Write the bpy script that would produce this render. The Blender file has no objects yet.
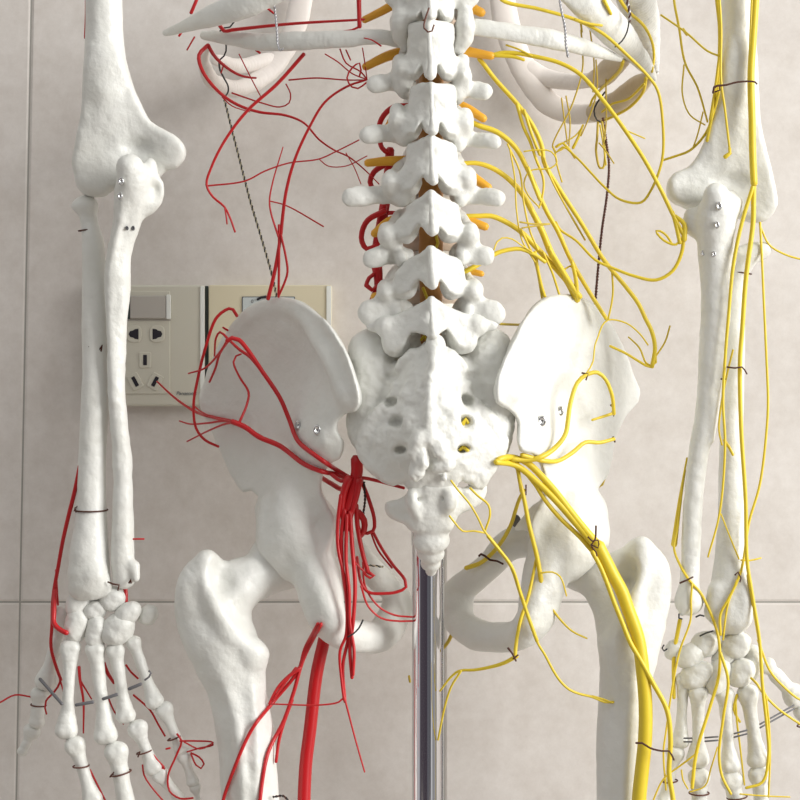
import bpy, math, numpy as np
from mathutils import Vector
from mathutils.bvhtree import BVHTree
# ---------------------------------------------------------------- scale
# working unit "u": 0.626 mm; the camera stands 2000 u behind the skeleton's coronal plane
S = 0.000626; D = 2000.0; ZC = 1.0; WALL = 260.0
C = bpy.context.scene.collection
def P(px, py, y=0.0):
    f = 1 + y / D
    return np.array(((px - 400) * f, y, (400 - py) * f))
def W3(p): return (p[0] * S, p[1] * S, p[2] * S + ZC)

# ---------------------------------------------------------------- materials
def mat(name, col, rough=.5, metal=0, bump=0, bdist=.001, bscale=60, mottle=0, mcol=None, mscale=8, coat=0, sss=0):
    m = bpy.data.materials.new(name); m.use_nodes = True
    nt = m.node_tree; b = nt.nodes['Principled BSDF']
    b.inputs['Base Color'].default_value = (*col, 1); b.inputs['Roughness'].default_value = rough
    b.inputs['Metallic'].default_value = metal
    if coat: b.inputs['Coat Weight'].default_value = coat
    if sss:
        b.inputs['Subsurface Weight'].default_value = sss
        b.inputs['Subsurface Radius'].default_value = (.006, .004, .003)
        b.inputs['Subsurface Scale'].default_value = 1
    geo = nt.nodes.new('ShaderNodeNewGeometry')
    if bump:
        n = nt.nodes.new('ShaderNodeTexNoise'); n.inputs['Scale'].default_value = bscale; n.inputs['Detail'].default_value = 6
        bp = nt.nodes.new('ShaderNodeBump'); bp.inputs['Strength'].default_value = bump; bp.inputs['Distance'].default_value = bdist
        nt.links.new(geo.outputs['Position'], n.inputs['Vector']); nt.links.new(n.outputs['Fac'], bp.inputs['Height'])
        nt.links.new(bp.outputs['Normal'], b.inputs['Normal'])
    if mottle:
        n = nt.nodes.new('ShaderNodeTexNoise'); n.inputs['Scale'].default_value = mscale; n.inputs['Detail'].default_value = 8
        n.inputs['Roughness'].default_value = .65
        r = nt.nodes.new('ShaderNodeMapRange'); r.inputs[1].default_value = .5 - .5 * mottle; r.inputs[2].default_value = .5 + .5 * mottle
        x = nt.nodes.new('ShaderNodeMix'); x.data_type = 'RGBA'
        x.inputs[6].default_value = (*col, 1); x.inputs[7].default_value = (*(mcol or col), 1)
        nt.links.new(geo.outputs['Position'], n.inputs['Vector']); nt.links.new(n.outputs['Fac'], r.inputs[0])
        nt.links.new(r.outputs[0], x.inputs[0]); nt.links.new(x.outputs[2], b.inputs['Base Color'])
    return m
BONE = mat('bone_plastic', (.70, .70, .65), .42, bump=.6, bscale=120, bdist=.002, mottle=.5, mcol=(.78, .785, .755), mscale=30)
CART = mat('cartilage', (.80, .745, .70), .5)
TAN = mat('tan_cartilage', (.50, .42, .30), .5, mottle=.6, mcol=(.58, .48, .34), mscale=60)
DISC = mat('disc', (.62, .50, .40), .6)
ORG = mat('root_orange', (.80, .40, .03), .45)
CORD = mat('cord_brown', (.42, .19, .04), .5)
YEL = mat('nerve_yellow', (.78, .60, .035), .42, mottle=.6, mcol=(.70, .52, .03), mscale=90)
YELD = mat('nerve_ochre', (.60, .44, .045), .45)
RED = mat('artery_red', (.55, .008, .010), .35, mottle=.6, mcol=(.48, .01, .015), mscale=90)
REDD = mat('artery_dark_red', (.42, .02, .02), .4)
STEEL = mat('steel', (.62, .62, .62), .22, 1)
CHROME = mat('chrome', (.78, .77, .79), .08, 1)
ROD = mat('rod_grey', (.16, .16, .17), .5, .4)
BROWN = mat('brown_thread', (.075, .022, .012), .7)
BLACK = mat('black_wire', (.02, .02, .02), .5)
CREAMW = mat('cream_wire', (.55, .5, .35), .5)
COPPER = mat('brown_wire', (.12, .035, .02), .5)
SILVER = mat('silver_wire', (.5, .5, .52), .35, .8)
PLATE = mat('plate_plastic', (.62, .60, .51), .35)
PLATEC = mat('plate_cream', (.70, .64, .47), .35)
ROCK = mat('rocker_grey', (.47, .445, .405), .3)
DARK = mat('socket_dark', (.015, .012, .02), .6)
LBL = mat('label_grey', (.55, .60, .60), .5)
EDGEW = mat('white_edge_highlight', (.82, .84, .80), .3)  # plate edge strips, and the highlight painted beside the rocker
INK = mat('grey_ink', (.12, .13, .15), .6)
TEAL = mat('dark_edge', (.05, .07, .065), .5)

# ---------------------------------------------------------------- object helpers
def tagp(o, label=None, cat=None, group=None, kind=None):
    if label: o['label'] = label
    if cat: o['category'] = cat
    if group: o['group'] = group
    if kind: o['kind'] = kind
    return o
WLOC = {}
def link(name, me, loc, parent=None):
    o = bpy.data.objects.new(name, me); C.objects.link(o)
    loc = Vector(loc)
    if parent is not None:
        o.parent = parent; o.location = loc - WLOC[parent.name]
    else: o.location = loc
    WLOC[o.name] = loc
    return o
def empty(name, p, label=None, cat=None, group=None, parent=None):
    return tagp(link(name, None, W3(P(*p)), parent), label, cat, group)
def mesh_obj(name, V, quads, m, parent=None, smooth=True):
    """V in u units (N,3); quads (M,4) array or list of faces"""
    V = np.asarray(V, float) * S; V[:, 2] += ZC
    c = (V.min(0) + V.max(0)) / 2
    V = V - c
    me = bpy.data.meshes.new(name)
    if isinstance(quads, np.ndarray):
        n = quads.shape[1]; M = len(quads)
        me.vertices.add(len(V)); me.vertices.foreach_set('co', V.astype(np.float32).ravel())
        me.loops.add(M * n); me.loops.foreach_set('vertex_index', quads.astype(np.int32).ravel())
        me.polygons.add(M); me.polygons.foreach_set('loop_start', np.arange(0, M * n, n, dtype=np.int32))
        me.update(calc_edges=True)
    else: me.from_pydata(V.tolist(), [], quads); me.update()
    if smooth: me.polygons.foreach_set('use_smooth', np.ones(len(me.polygons), bool))
    me.materials.append(m)
    return link(name, me, c, parent)
def resample(pts, step=4.0):
    pts = np.asarray(pts, float)
    if len(pts) == 1: return pts
    if len(pts) == 2:
        n = max(2, int(np.linalg.norm(pts[1, :3] - pts[0, :3]) / step) + 1)
        return pts[0] + (pts[1] - pts[0]) * np.linspace(0, 1, n)[:, None]
    ext = np.vstack([2 * pts[0] - pts[1], pts, 2 * pts[-1] - pts[-2]])
    out = []
    for i in range(1, len(ext) - 2):
        p0, p1, p2, p3 = ext[i - 1:i + 3]
        def kn(a, b): return max(np.linalg.norm(a[:3] - b[:3]), 1e-3) ** .5
        t1 = kn(p0, p1); t2 = t1 + kn(p1, p2); t3 = t2 + kn(p2, p3)
        n = max(1, int(np.linalg.norm(p2[:3] - p1[:3]) / step))
        t = np.linspace(t1, t2, n + 1)[:-1, None]
        A1 = (t1 - t) / t1 * p0 + t / t1 * p1
        A2 = (t2 - t) / (t2 - t1) * p1 + (t - t1) / (t2 - t1) * p2
        A3 = (t3 - t) / (t3 - t2) * p2 + (t - t2) / (t3 - t2) * p3
        B1 = (t2 - t) / t2 * A1 + t / t2 * A2
        B2 = (t3 - t) / (t3 - t1) * A2 + (t - t1) / (t3 - t1) * A3
        out.append((t2 - t) / (t2 - t1) * B1 + (t - t1) / (t2 - t1) * B2)
    out.append(pts[-1:])
    return np.vstack(out)

# ---------------------------------------------------------------- sculpting with distance fields
def smin(a, b, k):
    if k <= 0: return np.minimum(a, b)
    h = np.maximum(k - np.abs(a - b), 0) / k
    return np.minimum(a, b) - h * h * k * .25
class Bone:
    def __init__(s): s.ops = []; s.mir = None
    def _p(s, px, py, y):
        if s.mir is not None: px = s.mir - px
        return P(px, py, y)
    def T(s, pts, k=5, sub=False, ax=None, q=1.0, step=4.0):
        """smooth tapering limb through (px,py,depth,radius); squashed by q along axis ax"""
        a = np.array([[*s._p(p[0], p[1], p[2]), p[3] * (1 + p[2] / D)] for p in pts])
        a = resample(a, step); r = a[:, 3].max()
        s.ops.append(('T', a, ax, q, a[:, :3].min(0) - r, a[:, :3].max(0) + r, k, sub)); return s
    def E(s, px, py, y, rx, ry, rz, rot=0, k=5, sub=False):
        """ellipsoid; rx across, ry in depth, rz up; rot degrees in the coronal plane"""
        c = s._p(px, py, y)
        if s.mir is not None: rot = -rot
        R = max(rx, rz)
        s.ops.append(('E', c, (rx, ry, rz), math.radians(rot), c - (R, ry, R), c + (R, ry, R), k, sub)); return s
    def PL(s, poly, ctrl, k=6, kk=5, sub=False):
        """curved bony sheet: outline poly, ctrl = (px,py,depth,half thickness)"""
        c = np.array([q[:4] for q in ctrl], float)
        def tps(X, v, lam=1e-3):
            n = len(X); d = np.linalg.norm(X[:, None] - X[None], axis=2)
            K = np.where(d > 0, d * d * np.log(d + 1e-9), 0) + lam * n * 100 * np.eye(n)
            Q = np.hstack([np.ones((n, 1)), X]); A = np.block([[K, Q], [Q.T, np.zeros((3, 3))]])
            w = np.linalg.solve(A, np.concatenate([v, np.zeros(3)]))
            def f(x, z):
                o = w[n] + w[n + 1] * x + w[n + 2] * z
                for i in range(n):
                    r2 = (x - X[i, 0]) ** 2 + (z - X[i, 1]) ** 2 + 1e-9
                    o = o + w[i] * r2 * np.log(r2) * .5
                return o
            return f
        fp = tps(c[:, :2], c[:, 2])
        W = np.array([s._p(a[0], a[1], a[2]) for a in c])
        fy = tps(W[:, [0, 2]], c[:, 2]); ft = tps(W[:, [0, 2]], c[:, 3])
        pl = resample(np.array([[a[0], a[1], 0] for a in poly] + [[poly[0][0], poly[0][1], 0]], float), 5)[:-1]
        pw = np.array([s._p(a[0], a[1], float(fp(a[0], a[1])))[[0, 2]] for a in pl])
        ymin = c[:, 2].min() - 22; ymax = c[:, 2].max() + 22
        s.ops.append(('P', pw, fy, ft, np.array([pw[:, 0].min(), ymin, pw[:, 1].min()]), np.array([pw[:, 0].max(), ymax, pw[:, 1].max()]), k, sub, kk)); return s
    def build(s, name, parent, m=None, h=1.6, noise=.5, nf=.13, label=None):
        lo = np.min([o[4] for o in s.ops if not o[7]], 0) - 4 * h - 3
        hi = np.max([o[5] for o in s.ops if not o[7]], 0) + 4 * h + 3
        n = np.ceil((hi - lo) / h).astype(int) + 1
        ax = [(lo[i] + h * np.arange(n[i])).astype(np.float32) for i in range(3)]
        F = np.full(n, 30, np.float32)
        for o in s.ops:
            k = o[6]; mg = k + 3 * h + 1
            a = np.clip(np.floor((o[4] - mg - lo) / h).astype(int), 0, n); b = np.clip(np.ceil((o[5] + mg - lo) / h).astype(int) + 1, 0, n)
            if (b <= a).any(): continue
            sl = tuple(slice(a[i], b[i]) for i in range(3))
            X = ax[0][sl[0]][:, None, None]; Y = ax[1][sl[1]][None, :, None]; Z = ax[2][sl[2]][None, None, :]
            if o[0] == 'T':
                A = o[1]; d = np.full((b - a), 30, np.float32)
                if len(A) == 1: A = np.vstack([A, A + (0, 0, .01, 0)])
                for i in range(len(A) - 1):
                    p, r0 = A[i, :3], A[i, 3]; v = A[i + 1, :3] - p; r1 = A[i + 1, 3]
                    m2 = max(r0, r1) + mg
                    l2 = np.minimum(p, p + v) - m2; h2 = np.maximum(p, p + v) + m2
                    a2 = np.clip(np.floor((l2 - lo) / h).astype(int), a, b) - a; b2 = np.clip(np.ceil((h2 - lo) / h).astype(int) + 1, a, b) - a
                    s2 = tuple(slice(a2[j], b2[j]) for j in range(3))
                    x = X[s2[0]] - p[0]; y = Y[:, s2[1]] - p[1]; z = Z[:, :, s2[2]] - p[2]
                    t = np.clip((x * v[0] + y * v[1] + z * v[2]) / (v @ v + 1e-9), 0, 1)
                    dx = x - t * v[0]; dy = y - t * v[1]; dz = z - t * v[2]
                    if o[2] is not None:
                        u = np.array(o[2], float); u /= np.linalg.norm(u)
                        c_ = dx * u[0] + dy * u[1] + dz * u[2]
                        dd = np.sqrt(np.maximum(dx * dx + dy * dy + dz * dz + c_ * c_ * (1 / o[3] ** 2 - 1), 0))
                    else: dd = np.sqrt(dx * dx + dy * dy + dz * dz)
                    d[s2] = np.minimum(d[s2], dd - (r0 + t * (r1 - r0)))
            elif o[0] == 'E':
                c, R, rot = o[1], o[2], o[3]; x = X - c[0]; y = Y - c[1]; z = Z - c[2]
                cs, sn = math.cos(rot), math.sin(rot)
                x, z = x * cs + z * sn, -x * sn + z * cs
                k0 = np.sqrt((x / R[0]) ** 2 + (y / R[1]) ** 2 + (z / R[2]) ** 2)
                k1 = np.sqrt((x / R[0] ** 2) ** 2 + (y / R[1] ** 2) ** 2 + (z / R[2] ** 2) ** 2) + 1e-6
                d = k0 * (k0 - 1) / k1
                d = np.where(k0 < .05, -min(R), d)
            else:
                pw, fy, ft = o[1], o[2], o[3]
                x2 = X[:, 0, :]; z2 = Z[:, 0, :]
                dm = np.full((x2.shape[0], z2.shape[1]), 1e9, np.float32); ins = np.zeros(dm.shape, bool)
                for i in range(len(pw)):
                    q0 = pw[i - 1]; q1 = pw[i]; e = q1 - q0
                    wx = x2 - q0[0]; wz = z2 - q0[1]
                    t = np.clip((wx * e[0] + wz * e[1]) / (e @ e + 1e-9), 0, 1)
                    dm = np.minimum(dm, (wx - t * e[0]) ** 2 + (wz - t * e[1]) ** 2)
                    if abs(e[1]) > 1e-9:
                        cr = ((q0[1] > z2) != (q1[1] > z2)) & (x2 < q0[0] + (z2 - q0[1]) * e[0] / e[1])
                        ins ^= cr
                dm = np.sqrt(dm) * np.where(ins, -1, 1)
                ys = fy(x2, z2); th = np.maximum(ft(x2, z2), 1.5)
                gx, gz = np.gradient(ys, h); sc = 1 / np.sqrt(1 + gx * gx + gz * gz)
                dp = (np.abs(Y - ys[:, None, :]) * sc[:, None, :]) - th[:, None, :]
                d = -smin(-np.broadcast_to(dm[:, None, :], dp.shape), -dp, o[8])
            if o[7]: F[sl] = -smin(-F[sl], d, k)
            else: F[sl] = smin(F[sl], d, k)
        if noise:
            for amp, cell, sd in ((noise * 1.1, 1.9 / nf, 3), (noise * .75, .85 / nf, 5), (noise * .35, .4 / nf, 8)):
                Wt = []; sh = []
                for c_ in ax:
                    t = c_ / cell; i0 = int(np.floor(t[0])); k0 = np.floor(t).astype(int); fr = t - k0; fr = fr * fr * (3 - 2 * fr)
                    M_ = np.zeros((len(c_), k0[-1] - i0 + 2), np.float32); q_ = np.arange(len(c_))
                    M_[q_, k0 - i0] += 1 - fr; M_[q_, k0 - i0 + 1] += fr; Wt.append(M_); sh.append(M_.shape[1])
                L_ = np.random.default_rng(sd + int(abs(lo[0]) + abs(lo[2]))).uniform(-1, 1, sh).astype(np.float32)
                F += amp * np.einsum('abk,ck->abc', np.einsum('aqk,bq->abk', np.einsum('pqk,ap->aqk', L_, Wt[0]), Wt[1]), Wt[2])
        V, Q = nets(F, lo, h)
        o = mesh_obj(name, V, Q, m or BONE, parent)
        if label: o['label'] = label
        BV.append(BVHTree.FromPolygons(V.tolist(), Q.tolist())) if len(V) > 3000 else None
        return o
BV = []
def nets(F, lo, h):
    n = np.array(F.shape); I = F < 0
    cnt = np.zeros(n - 1, np.int8)
    for dx in (0, 1):
        for dy in (0, 1):
            for dz in (0, 1): cnt += I[dx:n[0] - 1 + dx, dy:n[1] - 1 + dy, dz:n[2] - 1 + dz]
    act = (cnt > 0) & (cnt < 8)
    idx = np.full(n - 1, -1, np.int64); c = np.argwhere(act); idx[act] = np.arange(len(c))
    acc = np.zeros((len(c), 3)); w = np.zeros(len(c))
    cor = [(0, 0, 0), (1, 0, 0), (0, 1, 0), (1, 1, 0), (0, 0, 1), (1, 0, 1), (0, 1, 1), (1, 1, 1)]
    vals = [F[c[:, 0] + a, c[:, 1] + b, c[:, 2] + d] for a, b, d in cor]
    for i in range(8):
        for j in range(i + 1, 8):
            df = np.abs(np.subtract(cor[i], cor[j]))
            if df.sum() != 1: continue
            m = (vals[i] < 0) != (vals[j] < 0)
            t = vals[i] / np.where(m, vals[i] - vals[j], 1)
            p = np.array(cor[i])[None] + t[:, None] * (np.array(cor[j]) - np.array(cor[i]))[None]
            acc += np.where(m[:, None], p, 0); w += m
    V = (acc / w[:, None] + c) * h + lo
    qs = []
    for d in range(3):
        e1, e2 = [(1, 2), (2, 0), (0, 1)][d]
        A = np.moveaxis(I, d, 0)
        a = np.take(I, range(0, n[d] - 1), d); b = np.take(I, range(1, n[d]), d)
        g = np.argwhere(a != b)
        g = g[(g[:, e1] > 0) & (g[:, e2] > 0) & (g[:, e1] < n[e1] - 1) & (g[:, e2] < n[e2] - 1)]
        s = a[g[:, 0], g[:, 1], g[:, 2]]
        o1 = np.zeros(3, int); o1[e1] = 1; o2 = np.zeros(3, int); o2[e2] = 1
        def I_(x): return idx[x[:, 0], x[:, 1], x[:, 2]]
        q = np.stack([I_(g - o1 - o2), I_(g - o2), I_(g), I_(g - o1)], 1)
        q[~s] = q[~s][:, ::-1]
        qs.append(q)
    Q = np.vstack(qs); Q = Q[(Q >= 0).all(1)]
    return V, Q

# ---------------------------------------------------------------- wires
def sweep(A, seg=8, flat=None):
    """A: (N,4) centreline + radius -> tube with closed round ends"""
    A = np.asarray(A, float); n = len(A); Pn = A[:, :3]
    Tn = np.gradient(Pn, axis=0); Tn /= np.linalg.norm(Tn, axis=1)[:, None] + 1e-9
    up = np.array((0, 1., 0)) if abs(Tn[0][1]) < .9 else np.array((1., 0, 0))
    V = []; N = up - Tn[0] * (up @ Tn[0]); N /= np.linalg.norm(N)
    rings = []
    th = np.arange(seg) * 2 * math.pi / seg
    def ring(c, N, B, r): return c + r * (np.cos(th)[:, None] * N + np.sin(th)[:, None] * B)
    for i in range(n):
        N = N - Tn[i] * (N @ Tn[i]); N /= np.linalg.norm(N) + 1e-9; B = np.cross(Tn[i], N)
        r = A[i, 3]
        if i == 0: rings.append(ring(Pn[i] - Tn[i] * r * .6, N, B, r * .6))
        rings.append(ring(Pn[i], N, B, r))
        if i == n - 1: rings.append(ring(Pn[i] + Tn[i] * r * .6, N, B, r * .6))
    V = np.vstack(rings); m = len(rings)
    F = []
    for i in range(m - 1):
        for j in range(seg):
            a = i * seg + j; b = i * seg + (j + 1) % seg
            F.append((a, b, b + seg, a + seg))
    F.append(tuple(reversed(range(seg)))); F.append(tuple(range((m - 1) * seg, m * seg)))
    return V, F
def pts2(sx): return [tuple(float(v) for v in t.split(',')) for t in sx.split()]
CAM = np.array((0, -D, 0.))
def wire(name, path, r0, r1=None, y0=-20, y1=None, m=None, parent=None, drape=0, step=4, label=None):
    """path 'px,py px,py[,depth] ...'; radii and depths run from first to last; drape keeps it on top of the bones"""
    m = m or YEL; r1 = r0 if r1 is None else r1; y1 = y0 if y1 is None else y1
    p = pts2(path); L = [0]
    for a, b in zip(p, p[1:]): L.append(L[-1] + math.hypot(a[0] - b[0], a[1] - b[1]) + 1e-6)
    A = []
    for q, l in zip(p, L):
        t = l / L[-1]; A.append((q[0], q[1], q[2] if len(q) > 2 else y0 + (y1 - y0) * t, r0 + (r1 - r0) * t))
    A = resample(np.array(A), step)
    A[:, 3] = np.maximum(A[:, 3], .45)
    if drape:
        yy = A[:, 2].copy()
        for i in range(len(A)):
            o = P(A[i, 0], A[i, 1], 0); d = Vector(o - CAM).normalized()
            for b in BV:
                hit = b.ray_cast(Vector(CAM), d)
                if hit[0] is not None: yy[i] = min(yy[i], hit[0][1] - A[i, 3] * drape)
        for _ in range(6):
            z = yy.copy()
            if len(z) > 2: z[1:-1] = np.minimum(yy[1:-1], (yy[:-2] + yy[2:]) / 2 * .5 + yy[1:-1] * .5)
            yy = z
        A[:, 2] = yy
    B = np.array([[*P(a[0], a[1], a[2]), a[3] * (1 + a[2] / D)] for a in A])
    V, F = sweep(B, 8 if max(r0, r1) < 3 else 14)
    o = mesh_obj(name, V, F, m, parent)
    if label: o['label'] = label
    return o
def ring(name, px, py, y, rx, ry, rot=0, r=.8, m=None, parent=None, tilt=.05):
    """a thread wound once round a bone: rx across, ry in depth, tails crossing"""
    c = P(px, py, y); A = []
    for i in range(25):
        a = i / 24 * 2 * math.pi; x = rx * math.cos(a); d = ry * math.sin(a); z = rx * tilt * math.sin(a)
        ca, sa = math.cos(math.radians(rot)), math.sin(math.radians(rot))
        A.append((c[0] + x * ca - z * sa, c[1] + d, c[2] + x * sa + z * ca, r))
    V, F = sweep(A, 6)
    return mesh_obj(name, V, F, m or BROWN, parent)
def knot(name, path, y, parent, m=None, r=.8): return wire(name, path, r, r * .8, y, y, m or BROWN, parent)
def screw(px, py, y, parent, rad=4.2, m=None, name='screw', q=.7):
    """round screw head seen end-on, with a slot"""
    if y is None:
        y = min([h[0][1] for h in (q_.ray_cast(Vector(CAM), Vector(P(px, py, 0) - CAM).normalized()) for q_ in BV) if h[0] is not None]) - 3
    c = P(px, py, y); V = []; F = []; seg = 20
    prof = [(1, 3), (1, 0), (.86, -.7), (.6, -.9), (.45, .3), (0, .3)]
    for rr, dd in prof:
        for j in range(seg):
            a = j * 2 * math.pi / seg
            V.append((c[0] + rad * rr * q * math.cos(a), c[1] + dd, c[2] + rad * rr * math.sin(a)))
    for i in range(len(prof) - 1):
        for j in range(seg):
            a = i * seg + j; b = i * seg + (j + 1) % seg
            F.append((a, b, b + seg, a + seg))
    return mesh_obj(name, V, F, m or STEEL, parent)
def boxm(x0, x1, y0, y1, z0, z1, bev=0):
    V = [(x, y, z) for x in (x0, x1) for y in (y0, y1) for z in (z0, z1)]
    return V, [(0, 1, 3, 2), (4, 6, 7, 5), (0, 4, 5, 1), (2, 3, 7, 6), (0, 2, 6, 4), (1, 5, 7, 3)]
def rbox(name, px0, px1, py0, py1, y0, y1, m, parent=None, rad=3, rot=0, inset=1.2):
    """rounded flat box facing the camera; y0 near face, y1 back face, px at near face depth"""
    cx, cy = (px0 + px1) / 2, (py0 + py1) / 2
    f = 1 + y0 / D; hx = (px1 - px0) / 2 * f; hz = (py1 - py0) / 2 * f; c = P(cx, cy, y0)
    def outline(k):
        o = []; r = max(rad - k, .3)
        for (sx, sz, a0) in ((1, 1, 0), (-1, 1, 90), (-1, -1, 180), (1, -1, 270)):
            for i in range(5):
                a = math.radians(a0 + i * 22.5)
                x = sx * (hx - k - r) + r * math.cos(a); z = sz * (hz - k - r) + r * math.sin(a)
                t = math.radians(rot); o.append((x * math.cos(t) - z * math.sin(t), x * math.sin(t) + z * math.cos(t)))
        return o
    V = []; L = [(0, y1), (0, y0 + inset), (inset * .3, y0 + inset * .3), (inset, y0)]
    for k, y in L: V += [(c[0] + a, y, c[2] + b) for a, b in outline(k)]
    F = []; n = 20
    for i in range(len(L) - 1):
        for j in range(n): F.append((i * n + j, i * n + (j + 1) % n, (i + 1) * n + (j + 1) % n, (i + 1) * n + j))
    F.append(tuple(range(3 * n, 4 * n))); F.append(tuple(reversed(range(n))))
    return mesh_obj(name, V, F, m, parent, smooth=False)
WIN, AMB, EXPO = 88, .80, 0
# ================================================================ SKELETON
skel = empty('anatomical_skeleton', (431, 560, 20), 'white plastic teaching skeleton seen from behind, hung on a chrome pole before the tiles', 'skeleton')

def hip(mir, outline, ctrl, isch, pub):
    b = Bone()
    b.PL(outline, ctrl, k=2, kk=5)
    crest = [c for c in ctrl if len(c) > 4]
    b.T([(c[0] + c[4], c[1] + c[5], c[2], c[3] * 1.0) for c in crest], k=9)
    b.mir = mir
    b.E(571, 546, 22, 36, 36, 38, k=14)
    b.T([(572, 500, 12, 20), (566, 530, 6, 25), (551, 560, 0, 24), (541, 595, -12, 22), (535, 618, -16, 19), (522, 633, -12, 16)] + isch, k=9)
    b.T([isch[-1]] + pub + [(545, 535, 30, 22)], k=9)
    b.T([(538, 515, 0, 10), (524, 524, -4, 6), (517, 528, -6, 3)], k=9)      # ischial spine
    b.T([(594, 505, 16, 9), (597, 526, 10, 7), (589, 547, 4, 7), (577, 564, 0, 7), (558, 579, -2, 8)], k=8)   # socket rim
    b.T([(548, 570, -18, 8), (536, 600, -30, 9), (528, 622, -30, 10)], k=10)
    b.E(596, 570, 28, 27, 33, 28, k=4, sub=True)
    b.mir = None
    return b
Lout = [(360,392),(361,404),(355,412),(346,414),(339,420),(337,430),(344,442),(340,458),(331,463),(322,478),(322,492),(329,506),(335,520),(330,545),(310,562),(290,560),(272,545),(259,525),(255,508),(259,496),(252,490),(243,492),(235,483),(227,468),(218,446),(206,420),(199,402),(204,387),(212,362),(222,338),(235,320),(248,308),(262,301),(280,298),(296,301),(313,310),(328,323),(341,341),(351,361)]
Lct = [(354,396,-60,11,-7,-1),(344,362,-49,11,-9,4),(326,335,-28,9,-7,5),(304,311,-2,6.5,-2,4),(280,303,20,6,0,3),(252,312,46,5,3,4),(226,342,72,4.5,3,4),(204,396,98,5,3,0),(227,458,80,6),(243,484,62,6),(262,505,36,9),(290,390,22,4),(255,400,55,3.5),(325,380,-22,5),(328,440,-36,10),(300,470,0,9),(324,485,-12,9),(290,530,10,14),(328,520,-5,10),(345,440,-40,7),(285,345,24,3.5),(318,355,-10,3.5)]
hl = hip(862, Lout, Lct, [(498, 637, 15, 16), (482, 636, 45, 16), (470, 620, 75, 16), (464, 604, 88, 13)], [(468, 592, 84, 12), (484, 578, 72, 13), (500, 560, 58, 12), (518, 542, 45, 15)]).build('hip_bone', skel, h=1.6, noise=.7, nf=.06, label='hip bone on the left, its outer face in grey shade')
Rout = [(495,388),(497,402),(506,408),(513,414),(518,424),(517,438),(520,451),(530,453),(538,460),(542,470),(544,492),(537,506),(530,520),(534,545),(560,566),(585,560),(604,540),(607,520),(604,500),(597,489),(606,478),(611,462),(614,445),(620,428),(628,413),(638,402),(640,393),(634,376),(628,358),(621,342),(612,325),(602,312),(590,302),(577,297),(562,295),(546,299),(533,307),(522,322),(514,337),(505,356),(498,373)]
Rct = [(504,392,-60,11,5,-1),(512,360,-49,11,8,4),(525,332,-30,9,6,5),(540,307,-6,6.5,2,4),(562,301,16,6,0,2),(590,309,44,5,-3,3),(616,342,70,4.5,-4,3),(633,392,94,5,-3,0),(612,455,78,6),(604,478,62,6),(598,505,36,9),(568,390,20,4),(603,400,52,3.5),(532,380,-25,5),(530,440,-38,10),(558,470,0,9),(550,485,-12,9),(572,530,10,14),(536,520,-5,10),(520,425,-42,7),(572,345,18,3.5),(538,350,-14,3.5)]
hr = hip(None, Rout, Rct, [(498, 637, 15, 15), (478, 635, 45, 16), (460, 622, 75, 16), (452, 603, 88, 18)], [(462, 588, 88, 15), (476, 577, 78, 14), (492, 563, 62, 14), (510, 545, 45, 16)]).build('hip_bone', skel, h=1.6, noise=.7, nf=.06, label='brightly lit hip bone on the right')
screw(298, 425, None, hl, 4.8, q=.62); screw(317, 430, None, hl, 5.2, q=.7)
screw(542, 421, None, hr, 5.4, q=.72); screw(561, 411, None, hr, 5, q=.55)
screw(516, 521, 25, hr, 6.5, ROD, q=.75)

# ---- femurs
b = Bone()
b.E(281, 558, 30, 30, 28, 30, k=6)
b.T([(280, 562, 30, 24), (258, 576, 20, 22.5), (240, 586, 10, 25), (222, 604, 4, 28)], k=12)
b.T([(208, 574, 0, 14), (226, 574, 4, 13), (246, 574, 10, 16)], k=8)
b.T([(208, 563, -8, 12), (197, 578, -8, 17), (195, 600, -4, 20), (202, 626, 0, 24), (222, 660, 0, 26)], k=12)
b.T([(225, 640, 2, 32), (237, 690, 2, 29), (246, 740, 2, 28.5), (250, 800, 2, 28.5), (253, 862, 2, 28)], k=14)
b.T([(206, 560, -16, 8), (210, 592, -24, 8), (228, 628, -26, 8), (254, 655, -18, 9)], k=12)
b.T([(254, 655, -12, 14), (252, 680, -8, 10)], k=12)
b.T([(222, 668, -22, 3), (236, 720, -25, 3), (244, 790, -26, 3), (246, 850, -26, 3)], k=9)
b.T([(250, 680, -20, 3), (256, 740, -24, 2.6), (256, 840, -26, 2.6)], k=9)
b.E(222, 577, -24, 9, 12, 15, rot=20, k=12, sub=True)
fl = b.build('femur', skel, h=1.6, noise=.7, nf=.07)
b = Bone()
b.E(578, 561, 32, 28, 28, 28, k=6)
b.T([(578, 564, 30, 20), (597, 582, 20, 19), (612, 600, 10, 22), (626, 620, 4, 26)], k=12)
b.T([(598, 576, 8, 16), (614, 568, 4, 15), (634, 560, 0, 15)], k=8)
b.T([(641, 549, -8, 12), (651, 565, -8, 16), (652, 588, -4, 19), (644, 620, 0, 22), (632, 650, 0, 24)], k=12)
b.T([(627, 630, 2, 28), (625, 690, 2, 26), (622, 740, 2, 25), (621, 800, 2, 24.5), (620, 862, 2, 24)], k=14)
b.T([(642, 548, -16, 7), (640, 580, -24, 8), (630, 612, -26, 8), (616, 643, -20, 9)], k=12)
b.T([(614, 645, -12, 13), (616, 676, -8, 9)], k=12)
b.T([(634, 660, -20, 3), (628, 720, -22, 3), (624, 800, -23, 3), (623, 850, -23, 3)], k=9)
b.E(627, 577, -20, 9, 10, 14, rot=-20, k=12, sub=True)
fr = b.build('femur', skel, h=1.6, noise=.7, nf=.07)

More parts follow.
